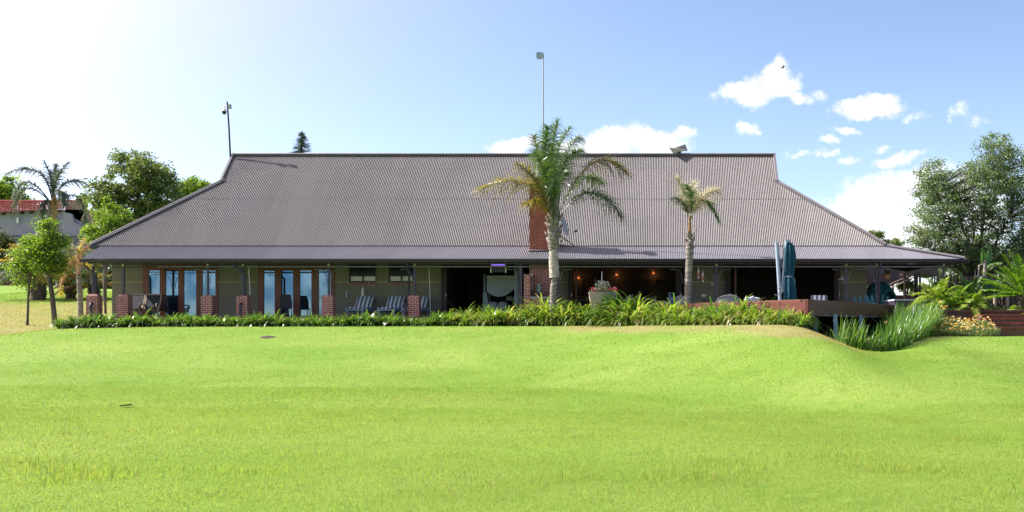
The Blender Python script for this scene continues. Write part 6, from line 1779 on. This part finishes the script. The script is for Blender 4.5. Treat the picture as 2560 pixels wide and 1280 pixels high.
# strelitzia with paddle leaves
b0 = at_(2462, 748, 48.5, .7); t = thing('giant_strelitzia', 'tall banana like plant with torn paddle leaves behind the cycads', 'plant', b0)
mb = MB(); mb.tube([b0, P(2462, 700, 48.5), P(2463, 650, 48.5)], [.12, .10, .06], 9); mb.tube([b0 + (-.2, 0, 0), P(2446, 690, 48.4), P(2448, 664, 48.4), P(2458, 660, 48.4)], [.07, .045, .04, .03], 7); mb.tube([b0 + (-.1, 0, 0), P(2438, 720, 48.4), P(2438, 674, 48.4)], [.06, .04, .02], 7)
part(mb, 'stem', M['palmbark'], t, True)
def paddle(p0, pmid, p1, w, mat, face=(0, -1, 0)):
    c = bez(through(p0, pmid, p1), 16); T = norm(np.gradient(c, axis=0)); S = norm(np.cross(T, face)); N_ = np.cross(S, T); tt = np.linspace(0, 1, 16)
    ww = w * np.sin(np.pi * np.clip(tt * .93 + .05, 0, 1)) ** .7
    m_ = MB()
    V = np.stack([c + S * (ww * k)[:, None] + N_ * (abs(k) * ww * .28)[:, None] + np.array((0, 0, -1.0)) * (abs(k) ** 2 * .12 * w) for k in (-1, -.5, 0, .5, 1)], 1)
    V += rng.normal(0, .012, V.shape); m_.grid(V); m_.tube(c, .016, 5)
    return part(m_, 'leaf', M[mat], t, True)
qs = lambda px, py, d=0: P(px, py, 48.5) + np.array((0, d, 0))
paddle(qs(2463, 665), qs(2472, 640), qs(2474, 612), .13, 'banana'); paddle(qs(2462, 668), qs(2458, 645), qs(2452, 622, -.3), .12, 'banana')
paddle(qs(2464, 680), qs(2478, 666), qs(2502, 658, -.3), .18, 'palm_bright', (0, -.6, .8)); paddle(qs(2460, 690), qs(2458, 705, -.2), qs(2454, 735, -.3), .17, 'banana')
paddle(qs(2464, 720), qs(2474, 712), qs(2476, 690), .2, 'banana'); paddle(qs(2466, 752), qs(2472, 735), qs(2474, 708), .2, 'banana'); paddle(qs(2446, 690), qs(2440, 700), qs(2436, 728), .12, 'palm_pale')

# stick fence behind the raised bed
fe = thing('stick_fence', 'rustic fence of dark upright sticks behind the raised bed', 'fence', (12, 52, .6))
mb = MB(); x = PX(2330, 52.0)
while x < PX(2640, 52.0):
    h = rng.uniform(2.0, 2.3) * .82; w_ = rng.uniform(.05, .08); mb.bar((x, 52 + rng.uniform(-.02, .02), .5), (x + rng.uniform(-.03, .03), 52, .6 + h), w_, .05, (0, 1, 0)); x += w_ + rng.uniform(.012, .05)
part(mb, 'sticks', M['darkwood'], fe)
mb = MB(); mb.bar((PX(2330, 52.06), 52.07, 1.0), (PX(2640, 52.06), 52.07, 1.0), .05, .06); mb.bar((PX(2330, 52.06), 52.07, 2.0), (PX(2640, 52.06), 52.07, 2.0), .05, .06); part(mb, 'rail', M['darkwood'], fe)
for px in (2487, 2508, 2518):
    mb = MB(); mb.tube([at_(px, 760, 51.5, .6), at_(px, 735, 51.5)], .07, 8); part(mb, 'pale_post', M['teak'], fe)
bush(2505, 712, 50.6, 34, 16, .6, 'small mixed flowering shrub by the pale fence posts', 'groundcover', 1500, .1, z0=.7)
# things seen through the open end of the verandah: garden wall, dark thatched shelter
gw = MB(); gw.box(9.3, 13.5, 60.5, 60.8, -.2, PZ(738, 60.5)); single(gw, 'courtyard_wall', M['old_brick'], 'brick courtyard wall seen through the open verandah end', 'wall', (11, 60.5, 0))
sh = thing('timber_shelter', 'dark open timber shelter behind the verandah end with two pale sloping poles', 'shelter', (11.5, 63, .4))
mb = MB()
for px in (2262, 2290, 2300): mb.tube([at_(px, 770, 59.5, .1), at_(px, 660, 59.5)], .11 if px == 2290 else .06, 8)
part(mb, 'post', M['darkwood'], sh)
mb = MB(); mb.tube([P(2221, 723, 59.6), P(2287, 692, 59.6)], .035, 6); mb.tube([P(2221, 712, 59.8), P(2280, 686, 59.8)], .02, 6); part(mb, 'sloping_pole', M['teak'], sh)
mb = MB(); mb.prism([(PX(2150, 61), PZ(708, 61)), (PX(2225, 61), PZ(716, 61)), (PX(2300, 61), PZ(682, 61)), (PX(2345, 61), PZ(690, 61)), (PX(2345, 61), 4.0), (PX(2150, 61), 4.0)], 61, 64); part(mb, 'thatch', M['interior'], sh)
for px, py, rx, rz, lab in ((2310, 745, 40, 36, 'dark shrub behind the stick fence, nearest the house'), (2385, 735, 48, 42, 'dark shrub behind the stick fence between house and strelitzia'), (2470, 735, 50, 44, 'dark shrub behind the stick fence right behind the strelitzia'), (2555, 735, 50, 44, 'dark shrub behind the stick fence at the right edge')):
    bush(px, py, 66, rx, rz, 1.0, lab, 'tree_mid', 5200, .2, z0=.2)
bush(2262, 712, 62.5, 24, 18, .5, 'green shrub glimpsed beneath the dark shelter roof', 'tree_mid', 1500, .14, z0=.3)

# low things on the lawn
o = G(670, 848, 41); mb = MB(); n_ = 18
V = np.array([[(o[0] + r_ * .34 * math.cos(a) * (1 + .2 * math.sin(3 * a)), o[1] + r_ * .35 * math.sin(a), o[2] - .02 + .07 * (1 - r_ ** 2) + .012 * math.sin(a * 7)) for a in np.linspace(0, 6.283, n_)] for r_ in (0.02, .35, .7, 1)])
mb.grid(V); single(mb, 'mole_hill', M['soil'], 'small dark mole hill on the lawn below the left windows', 'mound', o, smooth=True)
Yl = 22.0
o = np.array((PX(315, Yl), Yl, 0)); o[2] = float(hgt(o[0], Yl)) + .02; mb = MB()
V = [[(o[0] - .12 + .24 * u_, o[1] + .14 * (v_ - .5) * math.sin(math.pi * min(.97, max(.05, u_))) * 2, o[2] + .03 * u_ + .05 * abs(v_ - .5)) for v_ in (0, .5, 1)] for u_ in np.linspace(0, 1, 8)]
mb.grid(np.array(V)); single(mb, 'fallen_leaf', M['brown_slat'], 'single curled brown leaf lying on the left part of the lawn', 'leaf', o, smooth=True)
# bird in front of the large cloud
o = P(1958, 167, 90); t = thing('bird', 'tiny dark bird flying in front of the largest cloud', 'bird', o)
mb = MB(); mb.lathe((0, 0, 0), [(0, -.17), (.03, -.12), (.055, -.02), (.05, .06), (.025, .12), (.03, .15), (0, .19)], 10); V = np.concatenate(mb.v); mb.v = [V + o]
mb.add([o + (0, -.02, .03), o + (-.22, .1, -.05), o + (-.12, .05, -.12), o + (0, 0, -.07)], [[0, 1, 2, 3]]); mb.add([o + (0, -.02, .03), o + (.15, .1, .12), o + (.12, .05, .0), o + (0, 0, -.07)], [[0, 1, 2, 3]])
part(mb, 'body', M['black'], t, True)
